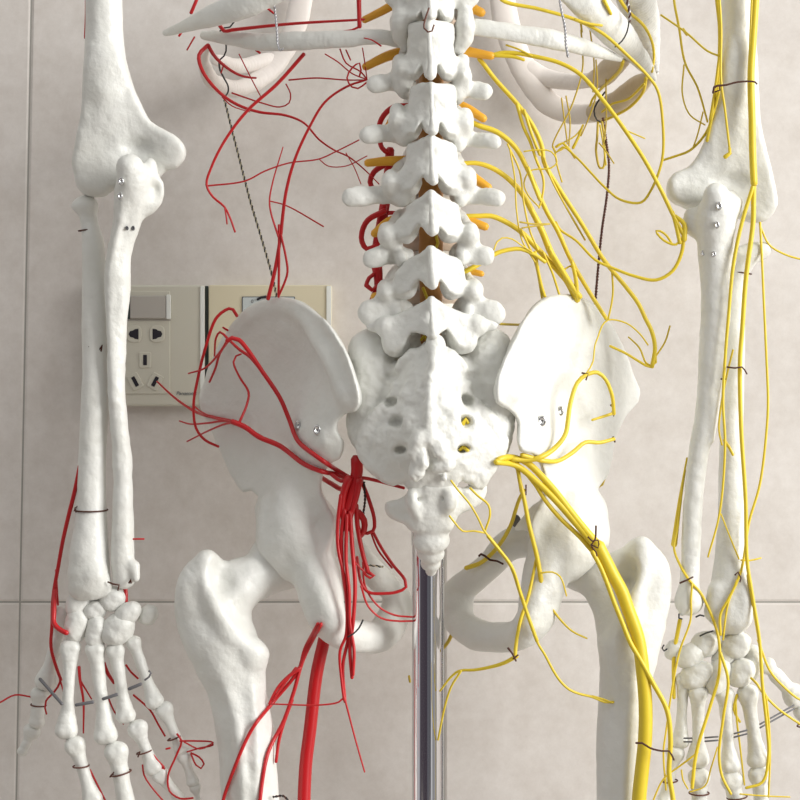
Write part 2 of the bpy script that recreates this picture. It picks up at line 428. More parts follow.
# ---- vertebrae ; rows measured on the lamina
def vertebra(name, yt, yb, wt, wm, lobL, lobR, supL, supR, trL, trR, cx=431, ridge=-78, edge=-48, sp=None, peak=0, **kw):
    b = Bone(); ym = (yt + yb) / 2
    (lx, ly, lr), (rx, ry, rr) = lobL, lobR
    poly = [(cx - wt, yt + 4 + peak * 1.6), (cx - wt * .4, yt + peak * .9), (cx - 3, yt), (cx + 3, yt), (cx + wt * .4, yt + peak * .9), (cx + wt, yt + 4 + peak * 1.6), (cx + wm, ym), (rx + rr * .8, ry - 4), (rx + rr * .5, ry + rr * .7), (rx - rr * .3, ry + rr * .6), (rx - rr, ry - rr * .4),
            (cx + 5, yb - 2), (cx, yb), (cx - 5, yb - 2), (lx + lr, ly - lr * .4), (lx + lr * .3, ly + lr * .6), (lx - lr * .5, ly + lr * .7), (lx - lr * .8, ly - 4), (cx - wm, ym)]
    e = edge
    b.PL(poly, [(cx, yt, ridge + 8, 4.5), (cx, yb, ridge, 5), (cx - wt, yt, e, 5), (cx + wt, yt, e, 5), (cx - wm, ym, e - 2, 5), (cx + wm, ym, e - 2, 5), (lx, ly, e - 4, 7), (rx, ry, e - 4, 7), (cx - wm * .5, ym, (e + ridge) / 2 + 2, 5), (cx + wm * .5, ym, (e + ridge) / 2 + 2, 5)], k=3, kk=4)
    s0, s1 = sp or (yt + 2, yb)
    b.T([(cx - 1, s0, ridge + 2, 2.6), (cx, (s0 + s1) / 2, ridge - 7, 3.2), (cx + 1, s1 - 4, ridge - 7, 4.2)], k=7)
    b.T([(cx, ym - 4, ridge + 12, 4), (cx, yb - 6, ridge + 8, 5)], k=6)
    for (x, y, r) in (lobL, lobR): b.E(x, y, e - 3, r * .95, 8, r * 1.15, k=8)
    for (x, y0, y1, r) in (supL, supR):
        b.T([(x, y0 + r, e + 6, r), (x, (y0 + y1) / 2, e - 1, r * 1.05), (x, y1 - r, e + 6, r * .85)], k=6, ax=(0, 1, 0), q=1.3)
        b.T([(x, (y0 + y1) / 2 + 2, e + 3, r * .85), (cx + (x - cx) * .8, y1 + 2, e + 12, r)], k=9)
        b.T([(x, (y0 + y1) / 2, e + 12, r * .9), (cx + (x - cx) * .75, ym + 4, e + 34, 7)], k=8)
    for (x, y, r), s in ((trL, -1), (trR, 1)):
        xa = cx + s * wm * .95
        b.T([(xa, y - 1, e + 16, r * .8), ((xa + x) / 2, y - r * .08, e + 11, r * .86), (x - s * r * 1.5, y, e + 6, r * .96), (x - s * r * .8, y + .5, e + 4, r * .82)], k=6, ax=(0, 1, 0), q=.55)
        b.E(x - s * r * .9, y + r * .25, e + 3, r * .8, 4, r * .7, k=4)
        b.E(xa + s * 5, y + 2, e + 3, 6, 6, 8, k=8)
    b.E(cx, ym + 4, 22, 31, 25, (yb - yt) * .62, k=4)
    b.T([(cx - 22, ym + 2, e + 26, 7), (cx - 22, ym + 4, 8, 8)], k=6); b.T([(cx + 22, ym + 2, e + 26, 7), (cx + 22, ym + 4, 8, 8)], k=6)
    return b.build(name, skel, h=1.25, noise=.9, nf=.11, **kw)
VT = [
 (-34, 20, 26, 26, (414, 14, 8), (446, 14, 8), (400, 0, 44, 8), (465, 6, 46, 8), (385, -4, 10), (478, -4, 10)),
 (21, 79, 23, 23, (413, 70, 9), (447, 70, 9), (400, 54, 90, 7), (463, 54, 96, 7), (367, 83, 9.5), (492, 90, 9.5)),
 (83, 134, 22, 24, (411, 128, 10), (450, 128, 10), (397, 104, 137, 7), (464, 108, 140, 8), (360, 134, 9.5), (501, 141, 8.5)),
 (136, 184, 24, 26, (410, 182, 13), (450, 180, 13), (391, 169, 197, 8), (467, 166, 194, 8), (342, 196, 11), (505, 197, 9.5)),
 (191, 235, 26, 27, (407, 230, 12), (450, 229, 12), (388, 222, 249, 8), (470, 223, 249, 8), (363, 257, 10.5), (494, 255, 11)),
 (247, 288, 28, 32, (406, 284, 13), (452, 284, 13), (386, 280, 304, 8), (473, 279, 303, 8), (358, 312, 15), (505, 312, 14)),
 (297, 338, 34, 42, (396, 340, 15), (462, 336, 16), (385, 318, 334, 8), (478, 316, 334, 8), (366, 322, 9), (498, 322, 9)),
]
for i, v in enumerate(VT):
    b = vertebra('vertebra', *v, cx=(430 if i < 2 else 432), ridge=-76 if i < 6 else -72, peak=(0, 0, 0, 3, 7, 6, 8)[i])
for yy in (28, 82, 136, 190, 246, 300):
    b = Bone(); b.E(431, yy - 2, 22, 32, 26, 9, k=2); b.build('intervertebral_disc', skel, DISC, h=1.6, noise=.2)
b = Bone(); b.T([(431, -20, -16, 12), (431, 120, -16, 12), (431, 260, -16, 12), (431, 350, -16, 10)]); b.build('spinal_cord', skel, CORD, h=2, noise=.5)
wire('nerve_filament', '436,236 438,243 435,250', 1.6, 1.6, -30, -30, YEL, skel); wire('nerve_filament', '423,288 427,298 429,306', 1.6, 1.6, -30, -30, YEL, skel)
wire('nerve_filament', '421,340 424,336 430,350', 1.4, 1.4, -40, -40, YEL, skel)
# orange nerve root stubs between the vertebrae
for s, r0, r1, y0, y1 in (('404,-2 384,10 364,20', 5, 3.6, -14, -20), ('408,51 388,56 365,67', 6, 4, -14, -20), ('396,116 391,124 386,132', 6, 4, -10, -16), ('407,161 388,161 367,163', 5.5, 4, -14, -22),
        ('403,217 388,222 374,234', 5, 4, -14, -26), ('392,294 384,296 374,297', 5, 4.5, -14, -22), ('455,0 466,5 482,13', 6, 4.5, -14, -22), ('452,49 470,52 492,56', 6, 4, -14, -22),
        ('450,103 466,108 484,119', 5.5, 4, -14, -22), ('462,170 474,178 489,188', 6, 4, -10, -18), ('456,216 470,221 486,227', 5, 4, -10, -18), ('462,268 474,272 482,274', 4, 3, -10, -18), ('478,334 486,338 490,342', 4, 4, -10, -10), ('384,330 380,336 378,342', 4, 4, -10, -10)):
    wire('nerve_root', s, r0, r1, y0 , y1 , ORG, skel, label='orange nerve root')

# ---- sacrum
b = Bone()
poly = [(431,338),(441,344),(451,353),(462,362),(470,372),(466,384),(465,394),(480,409),(496,424),(504,443),(502,457),(492,474),(482,489),(472,487),(462,480),(452,492),(431,500),(411,492),(404,484),(388,485),(377,477),(368,464),(362,441),(367,427),(377,417),(391,403),(394,390),(396,377),(401,362),(412,352),(422,344)]
b.PL(poly, [(431,342,-62,7),(431,380,-78,9),(431,430,-86,12),(431,482,-66,11),(403,370,-52,8),(462,372,-52,8),(394,395,-50,9),(468,395,-50,9),(366,440,-46,12),(500,440,-46,12),(385,478,-56,10),(482,478,-56,10),(395,430,-66,11),(470,430,-66,11)], k=3, kk=7)
b.E(370, 353, -22, 21, 20, 25, k=10); b.E(492, 353, -22, 20, 20, 25, k=10)
b.T([(376, 364, -26, 22), (370, 395, -34, 20), (364, 430, -34, 16), (372, 452, -42, 12)], k=10); b.T([(486, 364, -26, 22), (492, 395, -34, 20), (500, 430, -34, 14), (494, 452, -42, 12)], k=10)
b.E(431, 358, 6, 44, 32, 26, k=10); b.E(431, 410, -36, 50, 26, 60, k=12)
b.T([(434, 342, -70, 6), (434, 356, -82, 5), (430, 385, -89, 4.5), (429, 412, -95, 5), (430, 436, -97, 4)], k=6)
for s in (1, -1):
    b.T([(431.5 + s * x, y, z, r) for x, y, z, r in ((20, 353, -62, 4), (31, 364, -59, 4), (37, 378, -58, 4), (36, 392, -60, 4), (47, 407, -60, 5), (63, 426, -56, 7), (68, 445, -53, 7), (58, 468, -56, 6))], k=6)
b.E(436, 343, -72, 8, 7, 8, k=5)
for (x, y, z, r) in ((421, 438, -94, 7), (416, 449, -92, 8), (422, 460, -92, 8), (417, 472, -88, 8), (436, 440, -92, 7), (441, 451, -92, 7), (447, 463, -88, 8), (437, 467, -88, 6), (443, 480, -84, 4.5), (411, 420, -82, 6), (452, 416, -84, 6), (407, 395, -72, 5), (455, 392, -72, 5),
                     (372, 432, -54, 7), (368, 450, -52, 7), (495, 432, -54, 7), (500, 448, -52, 7), (385, 470, -58, 7), (480, 472, -60, 7), (392, 412, -64, 5), (473, 408, -60, 5), (384, 436, -62, 6), (484, 436, -62, 6)):
    b.E(x, y, z - 2, r, r * .8, r * 1.2, k=5)
for (x, y, z) in ((391,376,-56), (391,402,-58), (396,422,-74), (400,450,-78), (472,376,-56), (466,400,-60), (466,421,-74), (463,449,-78)):
    b.E(x, y, z - 2, 6.8, 11, 4.8, k=5, sub=True)
b.E(430, 462, -108, 4, 12, 14, k=4, sub=True); b.E(431, 488, -92, 17, 12, 10, k=6, sub=True)
sac = b.build('sacrum', skel, h=1.25, noise=1.15, nf=.15)
wire('nerve_filament', '460,450 464,447 468,451', 2, 2, 40, 40, YEL, sac, drape=.6); wire('nerve_filament', '463,424 466,419 468,423', 2.2, 2, 40, 40, YEL, sac, drape=.6)
b = Bone()
b.PL([(410,484),(452,484),(462,488),(476,482),(487,486),(485,498),(474,508),(458,516),(451,531),(431,535),(411,531),(404,524),(392,520),(384,508),(386,502),(398,500),(406,495)],
     [(431,485,-66,11),(431,520,-60,12),(431,535,-56,11),(386,508,-52,5),(484,492,-52,5),(408,520,-58,8),(456,510,-58,8)], k=3, kk=7)
b.T([(412, 494, -74, 4), (416, 512, -72, 4)], k=8); b.T([(450, 494, -74, 5), (447, 510, -72, 4)], k=8)
b.E(431, 540, -54, 18, 12, 14, k=5); b.E(431, 553, -45, 13.5, 10, 11, k=4); b.E(431, 563, -36, 10, 8, 9, k=4); b.E(431, 570, -30, 6, 6, 6.5, k=3)
b.E(450, 502, -74, 6.5, 7, 8, k=5); b.E(412, 500, -72, 5, 6, 8, k=5)
b.T([(414, 500, -72, 1.5), (431, 498, -79, 1.8), (446, 499, -75, 1.5)], k=3, sub=True)
cx_ = b.build('coccyx', skel, h=1.0, noise=.6, nf=.13)

# ---- ribs
def rib(pts, q=.55, label=None, m=None, name='rib', k=5):
    b = Bone(); b.T(pts, ax=(0, 1, 0), q=q, k=k); return b.build(name, skel, m, h=1.4, noise=.6, nf=.09, label=label)
rib([(398, 40, -28, 8), (380, 37, -34, 7.5), (345, 39, -30, 8.5), (300, 41, -14, 9.5), (262, 42, 6, 9), (230, 38, 26, 7.5), (204, 35, 44, 4.5)], label='white floating rib on the left')
rib([(400, -30, -30, 9), (360, -22, -38, 10), (300, -18, -34, 12), (250, 2, -20, 14), (215, 15, 0, 11), (188, 25, 20, 7), (166, 33, 38, 3.5)], label='grey shaded rib tip at top left')
rib([(462, 26, -28, 8), (482, 28, -34, 8.5), (520, 34, -30, 9), (560, 41, -18, 9.5), (588, 48, 2, 8), (606, 54, 20, 5.5), (620, 59, 34, 3)], label='floating rib on the right, grey then white')
rib([(462, -40, -30, 9), (520, -34, -40, 12), (565, -16, -34, 16), (589, 4, -20, 18), (609, 25, 4, 17.5), (629, 46, 36, 13), (645, 65, 66, 8), (655, 79, 84, 2.5)], q=.3, label='broad bright rib on the right')
rib([(560, -60, -20, 14), (610, -40, 0, 19), (630, -14, 40, 20), (641, 12, 80, 18), (649, 36, 110, 11), (655, 58, 130, 5), (657, 73, 140, 2)], q=.25, label='outermost bright rib on the right')
# costal cartilages reaching round the front
cc = 'costal_cartilage'
rib([(626, 62, 44, 4), (612, 68, 80, 11), (602, 76, 120, 11), (594, 80, 160, 9)], m=TAN, name=cc, label='tan rib cartilage')
rib([(650, 76, 92, 5), (640, 84, 120, 10), (622, 98, 160, 11), (606, 108, 190, 11), (596, 112, 205, 10)], m=TAN, name=cc, label='tan rib cartilage')
rib([(600, 112, 205, 10), (575, 114, 222, 10), (550, 104, 232, 12), (532, 82, 236, 13), (516, 52, 238, 13), (506, 20, 238, 13), (500, -20, 238, 13)], q=.4, m=CART, name=cc)
rib([(597, 79, 165, 8), (572, 82, 215, 8), (548, 78, 232, 9), (530, 70, 236, 10)], q=.4, m=CART, name=cc)
rib([(208, 46, 60, 3), (204, 62, 100, 6), (214, 82, 150, 8), (240, 88, 195, 9), (266, 74, 220, 10), (286, 48, 232, 11), (298, 15, 236, 12), (304, -20, 238, 12)], q=.4, m=CART, name=cc)
rib([(216, 60, 150, 6), (240, 66, 200, 8), (268, 60, 225, 8)], q=.4, m=CART, name=cc)

# ---- arms
b = Bone()
hp = [(94,50),(87,66),(84,85),(81,115),(76,140),(73,166),(79,183),(92,193),(106,195),(112,188),(135,192),(158,180),(166,171),(176,168),(184,159),(185,149),(179,139),(164,130),(152,122),(140,101),(130,76),(124,62),(115,50)]
b.PL(hp, [(105,45,-3,15),(105,62,-4,17),(90,100,-2,12),(128,95,-2,12),(108,110,-4,13),(135,146,0,4),(118,140,-2,7),(88,140,0,10),(84,175,8,12),(172,152,0,12),(152,132,0,10),(130,180,10,11),(100,185,8,12),(176,160,0,10)], k=3, kk=8)
b.T([(104, -60, 0, 18), (104, 20, 0, 18.5), (105, 60, -2, 19.5), (106, 90, -4, 17)], k=10)
b.T([(92, 182, 12, 14), (112, 178, 14, 11), (138, 180, 14, 13)], k=8)
b.E(136, 147, -10, 15, 11, 9, k=6, sub=True)
hul = b.build('humerus', skel, h=1.6, noise=.5, nf=.06, label='upper arm bone on the left')
b = Bone()
hp = [(730,45),(723,62),(720,78),(717,100),(709,126),(700,151),(688,167),(673,174),(667,183),(668,196),(676,204),(685,207),(700,203),(735,214),(752,222),(762,220),(770,214),(776,206),(775,192),(768,158),(761,125),(757,90),(754,65),(746,45)]
b.PL(hp, [(738,42,-3,14),(738,60,-4,16),(722,120,-2,11),(752,120,-2,11),(738,120,-4,12),(733,178,0,4),(712,165,0,8),(755,170,0,9),(768,195,4,12),(677,190,0,12),(695,172,0,10),(735,205,10,11)], k=3, kk=8)
b.T([(738, -60, 0, 17), (738, 20, 0, 17), (738, 60, -2, 18), (737, 95, -4, 16)], k=10)
b.T([(700, 205, 14, 12), (728, 205, 14, 11), (760, 208, 14, 12)], k=8)
b.E(731, 180, -10, 17, 11, 9, k=6, sub=True)
hur = b.build('humerus', skel, h=1.6, noise=.5, nf=.06, label='upper arm bone on the right')
b = Bone()   # left ulna
b.T([(130, 168, -30, 14), (133, 178, -26, 16), (131, 195, -18, 17), (127, 222, -10, 14), (120, 250, -6, 12), (117.5, 282, -6, 13.5), (117, 315, -5, 11), (117, 345, -4, 9.2), (117, 400, -2, 8.5), (122, 460, 0, 9.5), (123, 520, 0, 10.5), (122.5, 556, 0, 12), (124, 578, 2, 11)], k=5)
b.E(150, 172, -14, 8, 10, 14, k=6); b.E(148, 200, -10, 9, 10, 13, rot=-20, k=8)
b.T([(146, 172, -20, 3), (160, 184, -14, 4), (158, 200, -12, 4), (142, 214, -10, 4)], k=6)
b.T([(134, 566, -6, 6), (136, 578, -8, 4)], k=6)
b.T([(124, 205, -27, 3), (112, 260, -18, 3), (110, 300, -15, 3), (114, 400, -8, 2)], k=8)
ul = b.build('ulna', skel, h=1.4, noise=.6, nf=.09, label='forearm bone with the sharp bright ridge on the left')
for x, y, z, r in ((121, 181, -43, 4), (120, 196, -36, 3.6)): screw(x, y, z, ul, r)
screw(133, 228, -20, ul, 2.4, ROD); screw(127, 228, -24, ul, 2, ROD)
b = Bone()
b.E(84, 206, 16, 13, 13, 8, k=5)
b.T([(86, 206, 16, 11), (89, 222, 16, 8.5), (93, 245, 14, 11), (95, 300, 12, 13), (95, 400, 10, 13.5), (92, 460, 10, 14), (91, 520, 8, 16), (89, 555, 6, 20), (90, 582, 4, 19)], k=5)
b.T([(80, 575, 2, 12), (78, 590, 2, 9)], k=8); b.T([(96, 575, -6, 10), (104, 588, 2, 8)], k=8)
b.E(92, 610, 6, 14, 12, 10, k=4, sub=True)
rl = b.build('radius', skel, h=1.4, noise=.4, nf=.07, label='shaded forearm bone furthest left')
ring('wire_tie', 88, 230, 16, 9.5, 9.5, 6, .8, BROWN, rl); ring('wire_tie', 91, 510, 8, 16.5, 16.5, 0, .9, BROWN, rl)
knot('wire_tie', '76,512 75,508 78,506', 0, rl)
wire('wire_tie', '89,347 92,344 91,348 94,350', 1.1, 1.1, -1, -1, BROWN, rl); wire('wire_tie', '97,342 99,348 98,352 102,345 101,351', .9, .9, -1, -1, BROWN, rl)
b = Bone()   # right ulna
b.T([(716, 196, -30, 13), (717, 204, -27, 16), (714, 220, -20, 19), (714, 242, -12, 17), (715, 270, -7, 15.5), (715, 305, -6, 14.2), (711, 360, -4, 12.2), (706, 410, -2, 11), (697, 465, 0, 9.8), (692, 522, 0, 10), (690, 570, 0, 9.5), (689, 590, 0, 11), (689, 603, 0, 11.5)], k=5)
b.E(692, 222, -12, 9, 10, 14, k=8); b.E(731, 205, -16, 9, 11, 15, k=8)
b.T([(738, 202, -24, 4), (732, 225, -24, 4), (730, 260, -18, 3), (727, 310, -15, 3), (721, 370, -11, 2.5), (712, 440, -7, 2)], k=7)
b.E(689, 600, 0, 14, 12, 14, k=6)
b.T([(684, 606, -6, 5), (682, 613, -8, 3)], k=5)
ur = b.build('ulna', skel, h=1.4, noise=.6, nf=.09, label='forearm bone nearest the pelvis on the right')
for x, y, z, r in ((719, 206, -44, 4.4), (717, 225, -41, 3.6), (703, 253, -20, 3), (714, 254, -28, 3)): screw(x, y, z, ur, r)
b = Bone()
b.T([(741, 253, 8, 7), (750, 252, 8, 9), (764, 249, 8, 8)], k=6); b.E(753, 254, 14, 15, 12, 8, k=5)
b.T([(748, 258, 10, 9), (741, 275, 10, 8), (736, 310, 10, 9.5), (735, 360, 10, 9.5), (733, 395, 10, 10.5), (731, 460, 10, 12.2), (731, 520, 8, 13.5), (731, 560, 8, 17), (731, 592, 6, 20.5), (731, 614, 6, 21.5)], k=5)
b.T([(742, 575, -8, 6), (745, 600, -10, 8), (742, 618, -6, 8)], k=7); b.T([(716, 590, -4, 8), (714, 612, 0, 10)], k=7)
b.E(728, 652, 6, 18, 15, 16, k=4, sub=True)
rr = b.build('radius', skel, h=1.4, noise=.4, nf=.07, label='forearm bone on the far right')
ring('wire_tie', 743, 273, 10, 8.5, 8.5, -8, .7, BROWN, rr)

# ---- hands
HB = {}
def carpal(x, y, z, rx, rz, rot, hand, ry=None):
    b = Bone(); ry = ry or min(rx, rz) * .95
    b.E(x, y, z, rx, ry, rz, rot=rot, k=2)
    a = math.radians(rot); b.E(x + rx * .35 * math.cos(a), y - rz * .35, z - 2, rx * .7, ry * .8, rz * .6, rot=rot, k=6)
    b.E(x - rx * .3, y + rz * .4, z - 1, rx * .7, ry * .85, rz * .55, rot=rot, k=6)
    b.build('carpal_bone', hand, h=1.0, noise=.5, nf=.2)
def longb(name, x0, y0, w0, x1, y1, w1, ws, hand, z0=0, z1=0, bow=0):
    b = Bone(); dx, dy = x1 - x0, y1 - y0; L = math.hypot(dx, dy); nx, ny = -dy / L, dx / L
    def pt(t, r, s=0): return (x0 + dx * t + nx * s, y0 + dy * t + ny * s, z0 + (z1 - z0) * t + bow * math.sin(math.pi * t), r)
    t0 = w0 * .45 / L; t1 = 1 - w1 * .45 / L
    b.T([pt(t0, w0 * .44), pt(t0 + .06, w0 * .44), pt(t0 + .14, w0 * .37), pt(.36, ws * .52), pt(.5, ws * .48), pt(.68, ws * .53), pt(t1 - .07, w1 * .44), pt(t1, w1 * .46)], k=3, step=3)
    for s in (-1, 1):
        b.E(*pt(t1 + .02, 0, s * w1 * .2)[:2], pt(t1, 0)[2] - 1, w1 * .3, w1 * .42, w1 * .32, k=4)
        b.E(*pt(t0, 0, s * w0 * .22)[:2], pt(t0, 0)[2] - 1, w0 * .28, w0 * .38, w0 * .3, k=4)
    return b.build(name, hand, h=1.0, noise=.35, nf=.17)
hand = empty('hand', (100, 600, 15), parent=skel); hand['label'] = 'hand hanging on the left, thumb outwards'
for c in ((78,604,12,12,13,20),(93,599,16,14,9,0),(112,599,8,13,11,-25),(76,625,8,11,17,5),(61,618,22,7,12,10),(95,610,8,11,9,0),(96,632,6,10,17,8),(118,629,6,16,16,0),(127,614,4,14,11,25),(148,615,14,9,9.5,0)): carpal(*c, hand)
MC, PH = 'metacarpal', 'phalanx'
longb(MC, 71,638, 21, 66,739, 22, 12, hand, 8, 4); longb(MC, 94,640, 20, 107,744, 23, 14, hand, 6, 2); longb(MC, 114,642, 18, 127,723, 19, 12, hand, 6, 4); longb(MC, 131,636, 15, 157,708, 18, 11, hand, 8, 8)
longb(MC, 62,622, 14, 43,690, 21, 13, hand, 26, 40)
longb(PH, 41,686, 19, 36,728, 15, 14, hand, 42, 46); longb(PH, 35,724, 17, 21,755, 9, 9, hand, 48, 52)
longb(PH, 72,736, 21, 95,806, 19, 13, hand, 2, 6); longb(PH, 114,741, 24, 131,826, 20, 17, hand, 0, 2)
longb(PH, 134,720, 20, 156,774, 17, 12, hand, 2, 8); longb(PH, 155,768, 17, 190,812, 13, 11, hand, 8, 16)
longb(PH, 161,702, 18, 183,754, 14, 10.5, hand, 8, 10); longb(PH, 182,750, 14, 194,786, 12, 9.5, hand, 10, 14); longb(PH, 194,783, 11, 201,812, 8, 6, hand, 14, 16)
for s in ('40,679 62,704', '76,705 93,702', '103,699 117,694.5', '129,689 141,684', '145,680 149,677 151,673 149,671'): wire('rod', s, 1.7 if s[:3] != '145' else 1, None, -9 if s[:2] != '40' else 16, -9, ROD, hand)
for x, y, z, rx, rot in ((81,766,3,8,4),(121,773,1,10.4,14),(144,752,4,7.6,15),(174,738,9,6.8,20),(38.5,705,44,7.8,-5)): ring('wire_tie', x, y, z, rx, rx, rot, .8, COPPER, hand)
knot('wire_tie', '110,777 114,772 113,775', -10, hand); knot('wire_tie', '138,757 140,752 137,753', -4, hand)
wire('wire_tie', '108,582 113,584 119,585 118,590', .9, .9, -12, -12, BROWN, hand); wire('wire_tie', '129,583 131,579 131,583', .9, .9, -12, -12, BROWN, hand)

hand = empty('hand', (715, 620, 15), parent=skel); hand['label'] = 'hand hanging on the right, crossed by yellow nerves'
for c in ((674,650,14,8.5,9.5,0),(690,656,6,13.5,12,15),(705,644,8,14,12.5,-10),(697,675,6,17,14,0),(718,677,4,11.5,19,-8),(724,657,10,11,12,0),(736,645,6,14,13,-15),(741,673,4,13,14,0),(753,662,14,9,17,10),(715,640,12,10,9,0)): carpal(*c, hand)
longb(MC, 684,672, 16, 680,748, 17, 11, hand, 8, 10); longb(MC, 698,684, 19, 698,768, 22, 12, hand, 5, 5); longb(MC, 724,686, 18, 731,773, 20, 12, hand, 4, 2); longb(MC, 746,684, 21, 759,768, 21, 14, hand, 4, 2)
longb(MC, 762,660, 16, 802,704, 24, 15, hand, 24, 36)
longb(PH, 677,745, 18, 664,805, 14, 11, hand, 10, 12); longb(PH, 699,767, 22, 700,830, 18, 16, hand, 4, 6); longb(PH, 730,770, 22, 742,835, 18, 16, hand, 2, 4); longb(PH, 758,765, 21, 764,830, 18, 15, hand, 2, 4)
longb(PH, 800,702, 20, 815,745, 16, 13, hand, 38, 42)
for s, z in (('684,740 692,740', -8), ('705,739.5 718,738.5', -8), ('734,735.5 747,732', -9), ('760,726 794,707', 0)):
    p = pts2(s); 
    for d in (-1.8, 1.8): wire('rod', f'{p[0][0]},{p[0][1]+d} {p[1][0]},{p[1][1]+d}', .9, None, z, z + (14 if z == 0 else 0), ROD, hand)
for x, y, z, rx, rot in ((699,793,4,10,0),(737,797,3,10,8),(670,781,11,7.5,5),(805,725,38,8,10)): ring('wire_tie', x, y, z, rx, rx, rot, .8, COPPER, hand)
wire('wire_tie', '664,645 662,648 664,651 667,649', .8, .8, 4, 4, BLACK, hand); wire('wire_tie', '700,636 706,633 713,631', .8, .8, -8, -8, BLACK, hand)
wire('wire_tie', '679,614 679,618 682,619', .9, .9, -12, -12, BLACK, hand); wire('wire_tie', '696,617 700,615 704,616', .9, .9, -12, -12, BLACK, hand)
# ================================================================ RED ARTERIES
GA = 'red arteries on the left half'; GN = 'yellow nerves on the right half'
def tree(kind, p, label, branches, m, drape=0, group=None):
    """a branching vessel or nerve: branches = (path, r0, r1, depth0, depth1[, name, drape, material])"""
    t = empty(kind, p, label, kind, group)
    for b in branches:
        nm = b[5] if len(b) > 5 and b[5] else 'branch'
        dr = b[6] if len(b) > 6 and b[6] is not None else drape
        mm = b[7] if len(b) > 7 else m
        wire(nm, b[0], b[1], b[2], b[3], b[4], mm, t, drape=dr)
    return t
def art(p, label, br, drape=0): return tree('artery', p, label, br, RED, drape, GA)
def ner(p, label, br, drape=0): return tree('nerve', p, label, br, YEL, drape, GN)

art((272, 298, 10), 'long red artery arching from the spine down to the top of the left hip', [
 ('367,79.5 346,87 325,102 310,126 295,159 286,192 280,240 275,270 268,299', 1.1, 2.1, -24, 12, 'trunk'),
 ('278.5,237 271,213 269.5,201 272.5,183 283,147', 1.1, .6, 0, 0), ('269.5,201 286,205.5 323.5,226.5', .7, .8, 0, 0), ('279,225 279,262 278.5,297', 1.3, 1.3, 0, 10),
 ('281,235 286,258 287.5,272 284,284 278.5,296', 1.2, 1.2, 0, 10),
 ('367,79.5 352,73.5 338,62 325,54', .7, .7, -24, -20), ('367,79.5 361,72 346,63 340,49', .8, .8, -24, -20), ('367,79.5 365,64 362.5,48', .6, .6, -24, -22), ('350.5,60 346,50', .8, .8, -24, -20),
 ('367,82 358,88.5 352,87 347,78 352,68 359.5,63 361,70 359.5,76', .9, .9, -26, -26, 'loop'), ('381,46 372,40 364,38', .9, .6, -44, -40)])
art((206, 186, 10), 'red artery bent back at an elbow between left elbow joint and spine, forked tail', [
 ('304,54 277,84 247,111 224.5,141 211,168 206.5,184.5 212.5,196.5 224.5,207 230.5,219 235,232', 2, 1, -4, 14, 'trunk'), ('224.5,207 226,215 227,224', .8, .8, 10, 12),
 ('206.5,186 245,181 265,171 289,163 319,159 337,151 359,140', .9, .7, 10, -20), ('319,159 328,166 346,166 367,156', .6, .6, 0, -20)])
art((208, 45, 40), 'red artery looping round the pale cartilage under the left ribs', [
 ('208,45 199,55 203,72 220,93 238,105 259,112 286,115.5 304,123 319,139.5 334,150 349,157 366,171 379,184', 2.1, .6, 40, -20, 'trunk'), ('346,153 354,167 361,184', .6, .5, -10, -20),
 ('208,45 213,54 220,62 235,73 246,77 256,78', 2, 1, 40, 60), ('224,64 221,73', 1, .8, 50, 60), ('232,93 262,103 280,107 289,103 290.5,94 286,84', .9, .7, 60, 20), ('239,54 250,76 262,99', .6, .6, 30, 50), ('222,97 232,106 250,112', .7, .5, 60, 50)])
art((289, 80, 0), 'short level red artery running into the knot beside the upper spine', [('289,80 316,78 346,80 367,80', .9, .7, 10, -24, 'trunk')])
art((359, 25, 0), 'red artery running level just above the white left floating rib', [
 ('218,22 224,31 232,30 289,24 364,19.5', 2, 1.2, 20, -34, 'trunk', 0), ('358,-30 359,5 359.5,27', 2.6, 2.2, -34, -34), ('359,27 352,30 344,31', 1.2, .9, -34, -30)])
art((195, 10, 40), 'short broken red artery behind the grey rib tip at top left', [('191,13 194,6 199,-6', 1.8, 1.8, 44, 44, 'trunk'), ('194.5,37 187,50', .9, .8, 44, 44), ('181,33 179,36', 1.2, 1.2, 50, 50), ('260.5,3 267,8 274,13.5', 1.3, 1.1, 20, 20), ('256,50 260,53', 1.2, 1.2, 20, 20)])
art((380, 250, 0), 'thick red vessel with looping side branches along the left of the lumbar spine', [
 ('390,150 387,190 383,215 378,245 376,262', 4.5, 6, 0, 0, 'trunk'), ('408,106 394,107 384,115 379,127 382,148 388,153', 3, 2.4, -20, -4), ('384,165 374,172 370,182 374,190 382,196', 3, 2.4, -10, -2),
 ('385,211 368,220 362,232 362,242 367,249 378,245', 3, 2.6, -10, -4), ('376,262 378,275 378,286 374,296 371,302', 6, 2.5, 0, -6), ('366,285 372,290 379,285 384,292', 2.4, 1.8, -8, -8), ('397,269 392,276 386,284', 3.2, 2.6, -12, -4), ('366,286 369,278 374,274', 2.2, 2, -8, -6),
 ('388,213 396,213 402,216', 2.2, 1.8, -8, -14), ('475,236 477,240 476,244', 2, 2, -10, -10)])
